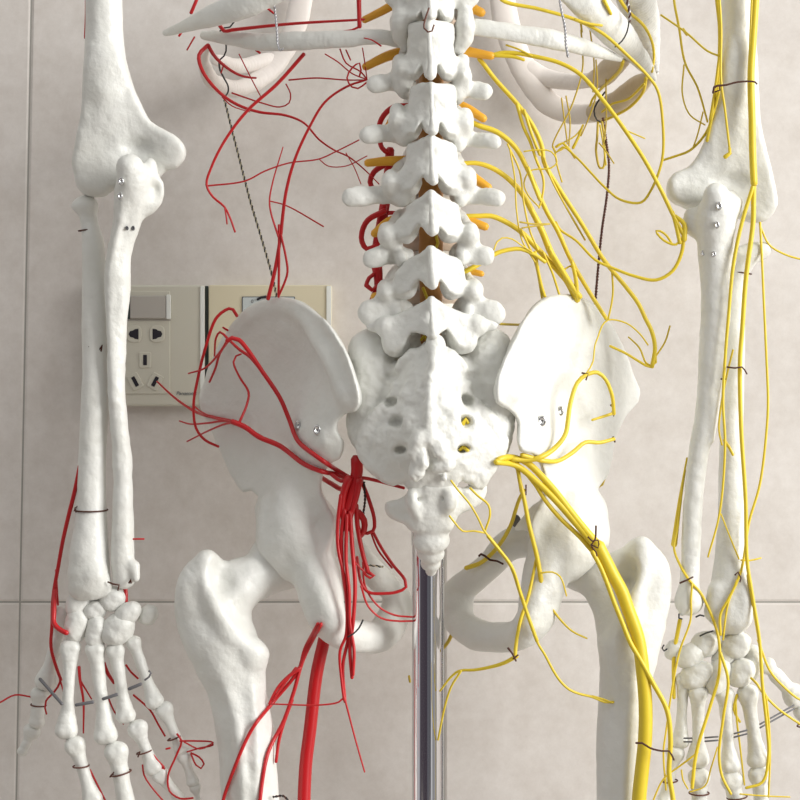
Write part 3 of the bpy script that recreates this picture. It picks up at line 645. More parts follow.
art((350, 478, -10), 'red artery over the left hip bone, with thin whiskers reaching the socket', [
 ('350,478 340,472 316,456 298,441 289,419 280,398 262,371 247,349 239,340 232,338 227,341', 2.4, 2.4, -20, 0, 'trunk', 2.2),
 ('262,371 250,357 240,350 228,339 220,332 216,338 214.5,356', 1.9, .9, 0, 40, None, 1.8), ('229,339.5 220,353 215.5,368 209.5,382', 1.5, 1.2, 0, 60, None, 1.8), ('227,341 220,352 205,368 188.5,373.5', 1.3, .9, 0, 60, None, 1.8),
 ('350,480 337,474.5 322,471.5 304,464 280,446 259,437 245,427 232,421.5', 2.4, 2.8, -20, 0, 'trunk', 2), ('262,438 250,431 240,424 232,421.4 212,417 196,412 175,398 157,381.5', 2.4, .9, 0, WALL - 40, None, 1.8),
 ('240,424 225,421 208,423 190,424 179.5,421', 1.4, .8, 0, 110, None, 1.8), ('236,422 225,424 208,431 187,441.5', 1.2, .8, 0, 110, None, 1.8), ('238,423 214,418 200,411 193,405', 1.2, .9, 0, 100, None, 1.8),
 ('239.5,422 247,404 248.5,392 239.5,377 233.5,362 236,356 241,354', 1.4, 1, 0, 20, None, 1.8), ('237,316 233,309.5 229,308.6 217,317 206.5,344 197.5,380 193.6,404 196,428 205,440 218.5,446.6', 1.7, 1.4, 40, 60, None, 0),
 ('223,327.5 228,330.5', 1.1, 1.1, 60, 60)])
art((352, 480, 0), 'thick frayed bundle of red arteries hanging beside the sacrum over the left sit bone', [
 ('357,459 357,472 355,482 350,500 346,512', 6.5, 5, -30, -32, 'trunk', 1.5), ('349,478 344,492 342,510 345,530', 4.4, 2, -36, -36, 'trunk'), ('359,480 356,497 351,515 348,530', 4, 2, -34, -36, 'trunk'),
 ('345,510 342,530 342,563 346,596 348.5,635 343,665 345,702', 2.2, 1.6, -38, -44), ('350,512 352,545 355,586 353,622 350,648 352,678', 2.3, 1.8, -38, -46), ('341,495 338,520 338,547 345,583 346,635 340,651 342,684 344,700', 2, 1.4, -38, -46),
 ('347,515 346,560 349,590 350,625 354,650 353,675', 2, 1.6, -40, -48), ('356,505 358,530 363,555 368,572', 2.6, 2.2, -30, -28), ('368,572 374,576 370,578 363,572', 2, 1.2, -28, -28),
 ('361,480 369,500 374.5,521 373,531 361.5,533 358,525', 2.1, 1.8, -28, -20), ('358,512 364,520 364,530 359,537', 3.6, 3, -28, -24), ('373,532 381,547 393,565 405,580 406,587 397,592 384,593.5 368,592 361,582 357,557', 1.6, 1.6, -20, -18), ('371,533 378,550 392,568', 1, 1, -18, -18), ('363,562 365,586 378,606 394,615 413,617', 1.1, 1, -20, -6), ('361,586 368,606 381,618 396,621 413,621', 1.1, 1, -20, -6),
 ('353,560 360,568 366,573', 1.2, 1, -30, -28), ('355,478 364,478 378,481 404,488', 1.9, 1.6, -30, -20), ('355,482 342,489 332,484 322,478', 2.7, 2.4, -34, 10),
 ('351,480 341,481 331,474', 2, 2, -34, -30), ('344,697.5 339,702 320,705 271,704', .9, .8, -46, -40), ('344,696 355.5,740 364.6,772', 1, .8, -46, -40)])
art((318, 620, 0), 'thickest red artery running down from the left sit bone to the bottom edge', [
 ('331,600 326,631 316.5,675 310,730 306,762 304,800 303,860', 6.3, 6.8, 40, 20, 'trunk')])
art((300, 665, 0), 'forked thin red arteries crossing the left thigh bone toward the bottom edge', [
 ('318,624 305,649 298.6,670 274,701 251.5,730 229,782 222,805 215,850', 2, 1.7, 10, -28, 'trunk', 1.8), ('321,624 303,660 294,691 284,720 268,753 260,800 256,850', 2, 1.9, 10, -28, None, 1.8),
 ('300,668 288,677 277.5,688 269,704', 2.2, 1.2, 0, -10, None, 1.8), ('296,668 284,684 273,700', 1.6, 1.2, 0, -10, None, 1.8), ('292,700 284,722 279,740 276,762', 1.9, 1.6, 0, -10, None, 1.8)])
art((53, 610, 20), 'dark red artery swinging off the forearm on the left down to the thumb side', [
 ('80,466 75,490 68,518 63,540 58.5,565 53,598 52,625 51,647 55.5,665 61,680', 2.3, 1.6, 6, 20, 'trunk'), ('55,590 54,611 54,623 59,629 66.6,633', 2.4, 2.6, 14, -4, None, 1.6), ('56,570 57,590 58,605', 1.2, 1, 16, 14),
 ('52,655 57,668 60,682 54,692 46,701 45,708 46.5,714', 1.4, .9, 20, 24), ('60,680 63,690 63.6,695', .9, .8, 20, 20), ('0,702.5 15,695 31.5,697', .9, .9, 40, 40), ('-20,712 0,702.5', .9, .9, 40, 40)])
tagp(wire('artery', '87,-30 86.5,0 86,20 85,38', 2, 1.2, 10, 10, RED), 'short red artery along the outer edge of the left upper arm bone', 'artery', GA)
art((126, 594, 10), 'short red artery stub dropping from the bone end above the left wrist', [('123,584 125.5,590 126,602', 2.2, 2, 12, 8, 'trunk'), ('133,539 144,539', .9, .9, -4, -4)])
art((80, 700, 10), 'red artery between index and middle finger bones of the left hand', [('79,667 80,680 83.4,701 83.4,733', 1.7, .8, 10, 10, 'trunk'), ('80,680 91.5,699', 1, .8, 10, 8), ('81.6,767 84,785 85.5,805', 1, 1, 2, 2), ('90,770 106.5,803', 1.1, 1, 6, 6)])
art((115, 690, 10), 'red artery between middle and ring finger bones of the left hand', [('103.5,663 107,672 114,683', 2.3, 1.6, 10, 10, 'trunk'), ('108,697 114,711 123.6,724', .9, .9, 10, 8), ('117,786 119,803', 1.6, 1.4, 6, 6)])
art((150, 710, 10), 'red artery along the ring and little finger of the left hand', [('126,665 131,672 138,678.5', 1.1, 1.1, 14, 14, 'trunk'), ('133.5,695 150,710 158,724 165,736', 1.1, 1, 14, 12), ('150,751 157,760 165,769 158,767', 1.3, 1.2, 4, 4), ('142.5,765 144,775 150,785 165,803', .9, .9, 4, 10)])
art((185, 745, 0), 'looped red wire ends round the little finger, left of the thigh bone', [('177,734 181.5,741 176,756 168,776 169.5,791 180,798.5 193,798', 1.1, 1, 0, 4, 'trunk'), ('180,741 196,741 213,742.5 213,745 200,748 187,752', 1, .8, 0, 0), ('191,753 199,757 204,764 201,768.5 196,765 191,754', 1, .9, 2, 2), ('184,742 200,749 213,743', .8, .8, -2, -2), ('166,749 170,748', 1, 1, 0, 0)])

# ================================================================ YELLOW NERVES
ner((662, 160, 20), 'yellow nerve draped over the right ribs and curling back in a wide hook', [
 ('495,-12 502,0 539,9 575,19.5 602,33 626,54 647,75 657.5,90 662.6,120 662,160.5 650,192 641,202.5 620,199.5 605,187.5 575,156 563,147 555.5,153 553,147', 2, 1.1, -40, 30, 'trunk', 2),
 ('662,160.5 676,156 689,151 700,141 707.5,130 713,115 719,92', 1.2, 1.5, 20, -20), ('575,19.5 590,24 602,25.5', 1.6, 1.4, -30, -24), ('555,151 557,165 562,182', .9, .9, 30, 30)])
ner((530, 55, 0), 'long yellow nerve bowing from the upper spine down to the right elbow', [
 ('490,56 500,53 515,53 530,55.5 560,63 581,75 602,99 620,123 644,159 662,192 672.5,214 683.5,235', 2.2, 2.1, -22, -20, 'trunk'), ('506,45 518,49 532,56', 1, .9, -24, -24), ('494,55 515,57 524,60', 2.4, 1.6, -22, -22), ('672.5,212 676,225 680,243', 2, 2.2, -20, -20),
 ('683.5,235 682,251.5 672.5,271 656,280 634,276 615,269 595.5,260 576,240.5 560,229.5 556,222', 2, 1.2, -20, 10), ('682,238 676,244.6 664,240.5 656,231 660,231 667,236 672,244', 1.3, 1.2, -20, -18), ('625,130 645,138.5', .8, .7, -10, -10), ('675,216 684,224 684,240', 2, 3, -20, -20)])
ner((479, 58, 0), 'yellow nerve forking from the upper spine to a loose tip beside the right hip', [
 ('479,58.5 485,66 494,78 518,105 533,126 542,147 544,162 557,185 582,224 604,260 626,287 638,303 645,317.5 652,332 655,348 652,367', 2.4, 2.2, -16, 20, 'trunk'),
 ('517,104 524,128 530,141 536,159 543.5,180 542,198 539,208', 2, 1, -18, -10), ('524,110 532,135 540,155', 1.6, 1.6, -20, -16), ('544,158 550,176 565,205 585,240', 1.1, 1, -10, 10), ('652,367 646,363 639.5,348 628.5,337', 1.1, .8, 20, 30), ('610,346 625,353 640,362 650,367 656,362 654,352', 1.3, 1.3, 20, 20), ('656,356 665,342 670,326', .9, .9, 20, 24)])
ner((473, 123, 0), 'second thick yellow nerve down the right of the lumbar spine to the hip crest', [
 ('473,123 480,126 497,132 515,147 527,168 539,195 548,214 557,229.5 571,260 590,293 606.5,319', 2.8, 2.1, -20, 24, 'trunk'),
 ('507.5,144 519.5,171 524,204 530,231 538,250', 1, 1, -18, -10), ('510,150 515,180 516.5,210 522,240 535,262', .9, .8, -20, -10), ('524,151.5 536,150 551,151.5 557,162 551,168 530,171 524,183 528,195 539,207', .8, .8, -20, -14, 'loop'),
 ('528,168 534,185 540,200', 2, 2, -22, -16)])
ner((458, 163, 0), 'thick yellow nerve from mid lumbar spine plunging behind the right hip crest', [
 ('458,163.5 479,163.5 500,172.5 521,192 533,213 542,231 551.5,254 562,272 571,287 577,300', 2.2, 4, -20, 20, 'trunk'), ('549,248 562,270 578,296', 2.4, 3, -8, 14), ('572,262 576,280 577,298', 1.8, 2.4, 0, 14), ('562,272 570,266 576,270', 1, 1, 4, 4), ('551,252 556,262 562,272', 3, 2.4, -6, 6)])
ner((458, 216, 0), 'yellow nerve from the fourth orange root crossing to the top of the right hip', [
 ('458,216.5 480,216 491,216 502,220 520,231 535,246 562.5,276 580,297', 2.5, 3, -18, 14, 'trunk'), ('521,229 535,262 542,298', 1.2, 1.1, -16, 10), ('520,222 533,224 549,224', .9, .9, -20, -14, None, 0, YELD), ('522,228 535,226 550,224', .8, .8, -20, -14, None, 0, YELD), ('543,252 552,272 560,297', 1.2, 1.2, -8, 10)])
ner((463, 272, 0), 'lowest arched yellow nerve branching out of the lumbar spine above the right hip', [
 ('463,272.5 472,268 484,261 497,253 510,249.5 521,249 535,255 545,262', 2.6, 2, -30, -8, 'trunk'), ('494,250 497,242 502,238 512,239 521,245 532,252', .8, .8, -28, -14), ('535,252 538,271 542,288 546,300', 1.8, 1.7, -10, 10)])
tagp(wire('nerve', '500,324 510,324.5 528,325', 1.3, 1.3, -20, 20, YELD), 'short straight ochre nerve tucked between last lumbar wing and right hip', 'nerve', GN)
ner((585, 150, 40), 'tangle of fine yellow nerve ends hanging below the right rib tips', [
 ('581,30 582.5,50 582.5,69 572,105 552.5,147 556,152 566,147', .9, .8, 10, 40, 'trunk', 0, YELD), ('575,8 580,20 582,32', 1.3, 1, 4, 10, None, 0, YELD), ('561.5,98 567.5,144', .8, .8, 40, 40, None, 0, YELD), ('566,96 570,120 569,146', .8, .8, 40, 40, None, 0, YELD), ('583,125 578,138 573,148', 1.2, 1.6, 44, 44), ('596,60 597,90 590,115 581,136', .8, .7, 30, 44, None, 0, YELD),
 ('583,126 575,136 556,146', .8, .7, 44, 44), ('598,122 597,140 596,150 600,168 603,168 605,144 602,122', 1.3, 1.2, 150, 140, 'loop', 0, YELD), ('600,125 603,142 606,165', .9, .9, 120, 120), ('599,143 605,150 614,163.5', .8, .7, 100, 90), ('606,60 606,90 606,125 603,145', .8, .8, 80, 100, None, 0, YELD), ('590,30 594,62 593,92', .8, .8, 30, 60, None, 0, YELD),
 ('556,147 563,143 568,148 575,158', 1.4, 1.2, 30, 30)])
ner((650, 60, 80), 'yellow nerve following the hollow inside of the outermost right rib', [('617,-5 627,10 644,26 652,42 654,58 652,72', 2, 1.2, 20, 100, 'trunk', 1.5), ('646,78 643,92 630,107 612,117 600,122', 1.7, 1.4, 90, 170, None, 0), ('644,84 628,99 612,104 602,112', 1.4, 1.2, 80, 140, None, 1.5), ('623,61 620,70 606,84 598,92', 1.9, 1.4, 40, 130, None, 1.2), ('598,92 592,100 590,106', 1.3, 1.2, 130, 140), ('604,0 608,8 611,14', 2, 1.6, -10, -6, None, 1.5)])
ner((690, 80, 20), 'loose net of thin yellow nerves between the right ribs and upper arm bone', [
 ('673,-20 674,0 679,27.5 685,62.5 697.5,87.5 705,112.5 707.5,122', 1.4, 1, 20, 0, 'trunk'), ('684,65 682.5,95 690,115 705,125', .9, .8, 18, 0), ('661,15 686,32.5 707.5,51 719,56', 1.1, 1.1, 10, -24), ('703,112 697.5,135 692.5,149', .8, .8, 4, 4), ('683,29 687,35', 1.6, 1.4, 12, 12)])
ner((718, 60, -20), 'yellow nerve down the inner edge of the right upper arm bone, with a knobbed tip', [
 ('716,-30 717.5,0 720,25 720,50 717.5,87.5 712,115 707,141', 2.8, 1.6, -24, -10, 'trunk', 1.2), ('717,-30 721,25 721,80 725,110 729.5,148', 1.4, 1.2, -28, -24, None, 1.8), ('729.5,148 730,153 725,157', 1.6, 2.4, -24, -24, None, 1.8), ('719,60 715,90 710,120', 1.6, 1.4, -22, -12)])
t = ner((752, 180, -30), 'thickest yellow nerve down the right arm, splitting in two at the elbow', [
 ('756,-30 755.5,0 753,40 751,75 752,120 752.5,150 754,184', 3.6, 3.6, -28, -30, 'trunk', 1.1), ('753,-30 751,20 749.5,70 750,90', 1.2, 1.2, -30, -30, None, 2), ('754,180 753.5,200 753,222.5 746,277.5 742,332.5 740,360 741,425 745.6,500 747,560 752,593 759.5,641 762.5,686 767,728 768.5,755 762.5,782 746,788', 2.6, 1.5, -28, -14, 'trunk', 1.2),
 ('753,186 742,222.5 733.5,264 729,310.5 725,360 723,402 725,444.5 719.6,513 708,557', 2.1, 1, -30, -18, None, 1.3), ('724,440 729,447 733,455', 1.6, 1.4, -12, -10, None, 1.8), ('721,514 730,537 739,559', .8, .9, -14, -12, None, 1.8), ('733,350 728,370 722,400 719,430 722,445', 1.1, 1, -16, -14, None, 1.8)])
knot('tie', '713,93 714,87 726,85 738,82 755,82 757,84', -38, t, BROWN, 1.1); knot('tie', '714,88 719,85 720,90 715,92', -32, t, BROWN, 1)
knot('tie', '727,367 735,368 742,367 747,374', -28, t, BROWN, .9); knot('tie', '721,379 726,379', -22, t, BROWN, .9)
ner((766, 360, 0), 'thin yellow nerve hanging clear of the far right forearm bone, curving in at the wrist', [
 ('760,222.5 761,239 764,305 766.5,360 768,400 767,425 760,483.5 749,522.5 741,571 728,600 720.5,614 720.5,635', 1.3, 1.4, 0, -16, 'trunk', 1.2), ('761,228 769,244.5 784,254 805,260 830,262', 1, 1, 0, 10), ('741,560 750,560.5 761,558', .9, .9, -14, -10), ('737,580 728,604 723,640', 1.1, 1, -16, -16, None, 1.2)])
t = ner((689, 578, 0), 'yellow nerve crossing the wrist bones of the right hand and forking to two fingers', [
 ('687,458 683,480 681,500 677,530 674,548 680,565 689,580 700,592 707,605 714,622 719,641 719,674 710,707 696.5,752 692,788', 1, 2, 4, -18, 'trunk', 1.2), ('685,470 680,500 676,530 674,545', 1.2, 3.2, 6, 4),
 ('720.5,653 728,680 723.5,716 719,755 722,776 731,794', 1.6, 1.4, -18, -14, None, 1.4), ('692,584 691,600 690.5,620 680,650 672.5,686 666.5,728 663.5,752 666,790', 1.1, 1, -14, -4, None, 1.4), ('680,620 674,656 674,698', 2.2, 1.8, 8, 6), ('717.5,747 711,768 705,786 690,792', .8, .8, -10, -6, None, 1.8),
 ('698,752 688,760 678.5,767 663.5,779 652,803', 1, .9, -10, -4, None, 1.5), ('681.5,770 683,780 688,789', .9, .8, -4, -4)])
knot('tie', '680,583 687,580 693,577', -18, t, BROWN, 1); knot('tie', '735,575 738,572 741,578 740,582', -26, t, BROWN, .9)
ner((762, 690, 0), 'yellow nerves fanning from the right wrist toward the thumb', [
 ('748,575 752,600 758,635 762,665 764,692 775,706 788,716 803,726', 1.4, 1.2, -8, 10, 'trunk', 1.2), ('758,640 770,671 783,686 797,698 806,702', 1.3, 1.2, -4, 10, None, 1.3), ('766,696 769,725 770,755 768.5,797', 1.2, 1, -10, -8), ('751,678 757,684 762,692', 1.3, 1.3, -10, -10), ('735.5,700 737,722 740,746 744.5,785', 1.2, .9, 0, -4), ('737,695 734,710 740,722', 1.6, 1.2, 0, 0), ('740,794 765,796 790,797', .8, .7, -12, -10)])
# pelvis and thigh
t = ner((596, 548, -10), 'thick yellow sciatic nerve from the sacrum over the right hip and down the thigh', [
 ('498,460 508,457 519,459 527.5,463 550,485.5 573,515 590,536 600,547', 3, 4.4, -40, -40, 'trunk', 1), ('496,462 515,465 537,482 560,505 580,528 597,548', 3, 3.8, -42, -40, 'trunk', 1.5), ('500,463 514,463 534,483 545,500 560,518 580,537 594,553', 2, 2.6, -42, -36, None, 1.5),
 ('598,545 612,573 622,592 628,609 638,638 643,674 645.5,705 645,740 642,770 639,800 637,860', 6.5, 7.5, -42, -36, 'trunk', .7), ('592.5,552 600,566 607,583 614,602 622,622 630,642 641,661 653,683 667,710.5 670.5,740 669,772 673,800 676,850', 2.4, 2.6, -46, -44, None, 2)])
knot('tie', '596,526 595,540 591,545 596,552 597,556', -62, t, BROWN, 1); knot('tie', '588,537 592,541 598,540 598,548 592,545', -62, t, BROWN, .9)
knot('tie', '636,743 642,743 650,748 662,751 669,751 674,760', -53, t, BROWN, 1.1)
t = ner((586, 374, -10), 'yellow nerve arch tied to the face of the right hip bone', [
 ('512,459 535,459 552.5,450 565,435 568,420 570,405 577.5,382.5 586,375 597.5,372.5 606,380 610,389 612.5,397.5 614,414', 2.8, 1.9, -50, 10, 'trunk', 1.8), ('614,413 605,416 592,420', 1.6, 1.2, 20, 10, None, 1.8), ('522,455 545,461 557.5,461 572.5,452.5 585,442.5 600,442.5 614,439', 2.6, 1.9, -50, 10, None, 1.8),
 ('585,375 590,368 593,361.5 595,345 598,337 602,326 608,320 626,323 640,334 648,345', .8, .9, 0, 20, None, 1.8), ('612,272 613,290 612,301 608,320', 1.1, 1, 10, 14, None, 0)])
knot('tie', '582,373 588,374 586,380', -10, t, BROWN, 1); knot('tie', '611,405 614,408 614,416 612,412', 20, t, BROWN, 1.1); knot('tie', '613,437 615,442', 30, t, BROWN, 1.1)
t = ner((518, 470, 0), 'yellow nerves hanging from the sacral bundle through the right pelvis opening', [
 ('505,460 516,466 520,482 524,498.5 529,524.5 537,557 542,586', 2, 2.5, -40, -32, 'trunk'), ('542,586 549,603 557,615.5 572,631 587,638.5', 1.5, .9, -32, -26), ('541,573 552,572 560,576.5 564,586 566.5,596', .9, .8, -40, -40), ('524,490 519,500 515,512 511,524.5 500,544 482,562 466,568', 1.8, 2.4, -30, 60, None, 0),
 ('518,462 519,478 521,492', 1.6, 1.4, -40, -38), ('536,560 532,580 527.5,599 520,622 516,645 515,657', 1.5, 2, -30, -44), ('517,656 504,663 488.5,667.5 474,670 459,671 450,678 440,691', 2.2, 1, -44, -10), ('461,671 455,680 451,687 445,706 438,740', 1.2, 1, -40, -10)])
knot('tie', '508,648 512,653 516,661', -52, t, BROWN, 1.1); knot('tie', '518,655 513,659', -52, t, BROWN, .9)
knot('tie', '479,556 481,554 485,556 490,560 497,561 503,564', 30, t, BROWN, 1.2); knot('tie', '526,485 526,495', -44, t, BROWN, .8)
ner((451, 480, -80), 'yellow nerve leaving the lower sacrum by three roots and trailing to the lower right', [
 ('451,480.6 458,490 469,503 478,518 483.6,530 488,536 497,547 508,561 514.5,573 520,592 526,608 537,641.5 545,655 553.5,671 561,682 570,690 580,694 592.5,697 605,702 614,702', 1, 1.4, -90, -20, 'trunk'), ('470,488 478,496 488.5,505 490,515 485,531', 1.1, 1.2, -70, -66), ('449.5,516 455,523 462.5,531 474,531 485,533', 1, 1, -80, -66), ('488,536 500,551 511,566 520,592 528,616 537,641', 2, 1.9, -64, -50), ('592,696 603,699 613,703', 1, .8, -26, -22)])
tagp(wire('nerve', '453,632 448,642 441,651', 2, 1.6, 90, 80, YELD), 'short ochre nerve end poking from under the right pubic bone by the pole', 'nerve', GN)
tagp(wire('nerve', '604,478 602,484 596,488', 2, 1.6, 70, 70, YELD), 'short ochre nerve end peeping out at the outer waist of the right hip bone', 'nerve', GN)
tagp(wire('nerve', '409,676 410,682', 1.2, 1.2, 60, 60, YELD), 'tiny ochre nerve end peeping out at the left side of the pole', 'nerve', GN)

# ================================================================ TWISTED WIRES
def twist(name, path, y0, y1, r, mats, label, pitch=7, group='twisted tie wires'):
    p = pts2(path); A = resample(np.array([(a[0], a[1], y0 + (y1 - y0) * i / (len(p) - 1), r) for i, a in enumerate(p)]), 1.5)
    t = empty(name, (p[0][0], p[0][1], y0), label, 'wire', group)
    B = np.array([P(a[0], a[1], a[2]) for a in A]); T_ = np.gradient(B, axis=0); T_ /= np.linalg.norm(T_, axis=1)[:, None]
    s = np.cumsum(np.r_[0, np.linalg.norm(np.diff(B, axis=0), axis=1)])
    N = np.cross(T_, (0, 1, 0)); N /= np.linalg.norm(N, axis=1)[:, None]; M = np.cross(T_, N)
    for j, m in enumerate(mats):
        a = 2 * math.pi * s / pitch + j * math.pi
        c = B + r * (np.cos(a)[:, None] * N + np.sin(a)[:, None] * M)
        V, F = sweep(np.hstack([c, np.full((len(c), 1), r)]), 6); mesh_obj('strand', V, F, m, t)
    return t
t = twist('twisted_wire', '224,98 232,130 241,165 250,200 262,240 272,275 277,298', 120, 30, .75, (BLACK, CREAMW), 'black and cream twisted wire slanting from the left ribs to the hip')
wire('hook', '219,61 220,70 224,78 228,86 228,92 224,98', 1, .8, 50, 120, BLACK, t); wire('hook', '226,43 226,51 224,56 218,61', .8, .8, 40, 50, BLACK, t); wire('hook', '236,16 234,22 230,27 224,28 220,31', .8, .8, 20, 20, BLACK, t)
t = twist('twisted_wire', '603,118 606,140 609,165 607,195 602,230 598,270 595,306', 160, 50, .85, (COPPER, BROWN), 'brown twisted wire hanging from the right ribs to the hip crest')
wire('hook', '605,92 597,103 594,111 597,120 603,123', .9, .8, 130, 150, BLACK, t)
twist('twisted_wire', '272,-12 275,10 277,30 278,44 280,50 283,49', -10, -30, .8, (SILVER, SILVER), 'silver twisted wire hooked on the white floating rib at left')
twist('twisted_wire', '558,-12 561,8 565,28 566,45 568,57', -45, -45, .8, (SILVER, SILVER), 'silver twisted wire crossing the floating rib at right')
t = twist('twisted_wire', '624,-10 628,5 630,16 629,22', -10, -10, .9, (SILVER, BROWN), 'twisted wire with a hooked end at the broad right rib')
wire('hook', '629,22 627,32 622,41 615,47', .8, .7, -12, -12, BLACK, t)
t = twist('twisted_wire', '364,482 365,500 363,515', -30, -26, .7, (BLACK, BROWN), 'short black twisted wire inside the red artery bundle')
twist('twisted_wire', '366,571 369,566 376,566 383,567', -26, -20, .7, (BLACK, CREAMW), 'tiny black twisted wire end beside the red loops on the left')
wire('hook', '363,620 359,628 353,634 348,637', .9, .8, -50, -50, BLACK, t)
twist('twisted_wire', '273,797 283,796 288,800', -20, -20, .7, (BLACK, BROWN), 'black wire end at the left thigh bone by the bottom edge')
wire('open_hook', '429,8 425,20 424,28 428,32 432,31 434,25', .9, .9, -92, -92, COPPER, skel)
# ================================================================ SETTING, LIGHT, CAMERA
def wallmat():
    m = bpy.data.materials.new('glazed_wall_tiles'); m.use_nodes = True; nt = m.node_tree; N = nt.nodes; Lk = nt.links
    b = N['Principled BSDF']; b.inputs['Roughness'].default_value = .38
    geo = N.new('ShaderNodeNewGeometry'); sp = N.new('ShaderNodeSeparateXYZ'); Lk.new(geo.outputs['Position'], sp.inputs[0])
    def mth(op, a, b_=None, c=None):
        n = N.new('ShaderNodeMath'); n.operation = op
        for i, v in enumerate((a, b_, c)):
            if v is None: continue
            if isinstance(v, (int, float)): n.inputs[i].default_value = v
            else: Lk.new(v, n.inputs[i])
        return n.outputs[0]
    f = 1 + WALL / D
    x = sp.outputs[0]; z = sp.outputs[2]
    masks = []
    tw = 424 * f * S; th = 642 * f * S; x0 = (444 - 400) * f * S; z0 = (400 - 602) * f * S + ZC
    # distance to nearest vertical / horizontal joint; each tile course leans a hair (laid by hand)
    lean = mth('MULTIPLY', mth('SUBTRACT', z, z0), -.019); lean = mth('MULTIPLY', lean, mth('LESS_THAN', x, -.05))
    xs = mth('ADD', mth('SUBTRACT', x, x0), lean)
    dx = mth('PINGPONG', xs, tw / 2); dx2 = mth('ABSOLUTE', mth('SUBTRACT', mth('MODULO', mth('ADD', xs, tw * 20.5), tw), tw / 2))
    dz2 = mth('ABSOLUTE', mth('SUBTRACT', mth('MODULO', mth('ADD', mth('SUBTRACT', z, z0), th * 20.5), th), th / 2))
    g = mth('LESS_THAN', mth('MINIMUM', dx2, dz2), .0006)
    sh = N.new('ShaderNodeMapRange'); sh.interpolation_type = 'SMOOTHSTEP'; sh.inputs[1].default_value = .0004; sh.inputs[2].default_value = .0022
    Lk.new(mth('MINIMUM', dx2, dz2), sh.inputs[0])
    def noise(s, d, r=.6):
        n = N.new('ShaderNodeTexNoise'); n.inputs['Scale'].default_value = s; n.inputs['Detail'].default_value = d; n.inputs['Roughness'].default_value = r
        Lk.new(geo.outputs['Position'], n.inputs['Vector']); return n.outputs['Fac']
    r1 = N.new('ShaderNodeValToRGB'); e = r1.color_ramp.elements
    e[0].position = .39; e[0].color = (.635, .592, .55, 1); e[1].position = .62; e[1].color = (.755, .72, .685, 1)
    mx = mth('ADD', mth('MULTIPLY', noise(13, 8, .75), .55), mth('MULTIPLY', noise(70, 6, .75), .45)); Lk.new(mx, r1.inputs[0])
    x2 = N.new('ShaderNodeMix'); x2.data_type = 'RGBA'; x2.inputs[7].default_value = (.33, .32, .29, 1); Lk.new(g, x2.inputs[0]); Lk.new(r1.outputs[0], x2.inputs[6])
    Lk.new(x2.outputs[2], b.inputs['Base Color'])
    bp = N.new('ShaderNodeBump'); bp.inputs['Strength'].default_value = .6; bp.inputs['Distance'].default_value = .001; Lk.new(sh.outputs[0], bp.inputs['Height'])
    bp2 = N.new('ShaderNodeBump'); bp2.inputs['Strength'].default_value = .12; bp2.inputs['Distance'].default_value = .002; Lk.new(noise(25, 3), bp2.inputs['Height']); Lk.new(bp.outputs[0], bp2.inputs['Normal'])
    Lk.new(bp2.outputs[0], b.inputs['Normal'])
    return m
wy = WALL * S
def slab(name, x0, x1, y0, y1, z0, z1, m):
    V, F = boxm(x0, x1, y0, y1, z0, z1); me = bpy.data.meshes.new(name); me.from_pydata(V, [], F); me.update(); me.materials.append(m)
    o = bpy.data.objects.new(name, me); C.objects.link(o); o['kind'] = 'structure'; return o
slab('wall_back', -2.2, 2.2, wy, wy + .12, 0, 2.7, wallmat())
slab('floor', -2.2, 2.2, -3.2, wy, -.06, 0, mat('floor_tiles', (.42, .38, .34), .4, mottle=.5, mcol=(.36, .33, .30), mscale=5))

# sockets on the wall
so = empty('wall_socket', (145, 345, WALL), 'off-white wall socket with grey rocker switch and five pin holes, left of the hip', 'socket', 'wall plates')
rbox('plate', 84, 204.5, 285, 406, WALL - 16, WALL, PLATE, so, 3, inset=2.2)
rbox('switch_panel', 86, 170, 291, 394, WALL - 17.2, WALL - 15.8, PLATE, so, 1.5, inset=.8)
rk = rbox('rocker_switch', 130, 166, 295.5, 318.5, WALL - 21, WALL - 17, ROCK, so, 1.5); rk['label'] = 'grey rocker switch'
rbox('rocker_strip', 166.2, 170.5, 294.5, 319, WALL - 21.5, WALL - 17, EDGEW, so, 1.5, inset=.6)['label'] = 'painted highlight down the right of the rocker'  # highlight on the rocker's right side, put in as a white strip
rbox('rocker_strip', 127.5, 129.8, 295, 319, WALL - 19.5, WALL - 17, TEAL, so, .8, inset=.3)['label'] = 'dark gap beside the rocker'
rbox('switch_panel', 127, 171, 319.5, 320.8, WALL - 17.8, WALL - 17, ROCK, so, .5, inset=.2)
for s, cx in ((1, 134), (-1, 157)):
    rbox('socket_rim', cx - 7.5, cx + 7.5, 325.5, 342.5, WALL - 18.4, WALL - 17, PLATE, so, 6, inset=.8)
    c = P(cx, 334, WALL - 18.6); V = []; 
    o_ = [(5, -6), (5, 6), (1, 5.5), (-1, 4), (-4.5, 3.2), (-6, 0), (-4.5, -3.2), (-1, -4), (1, -5.5)]
    o_ = [(x * s, z) for x, z in o_]
    for y in (c[1], c[1] + 1.2): V += [(c[0] + x, y, c[2] + z) for x, z in o_]
    n = 9; F = [tuple(range(n)), tuple(range(2 * n - 1, n - 1, -1))] + [(j, j + n, (j + 1) % n + n, (j + 1) % n) for j in range(n)]
    mesh_obj('pin_hole', V, F, DARK, so, smooth=False)
for cx, cy, rot in ((145, 360, 0), (135, 381.5, 28), (155, 381.5, -28)):
    rbox('socket_rim', cx - 6, cx + 6, cy - 8, cy + 8, WALL - 18.4, WALL - 17, PLATE, so, 2, rot, inset=.8)
    rbox('pin_hole', cx - 1.9, cx + 1.9, cy - 5.2, cy + 5.2, WALL - 18.8, WALL - 18, DARK, so, .5, rot, inset=.1)
so2 = empty('wall_plate', (268, 345, WALL), 'cream wall plate with small framed label window, half hidden by the hip', 'wall plate', 'wall plates')
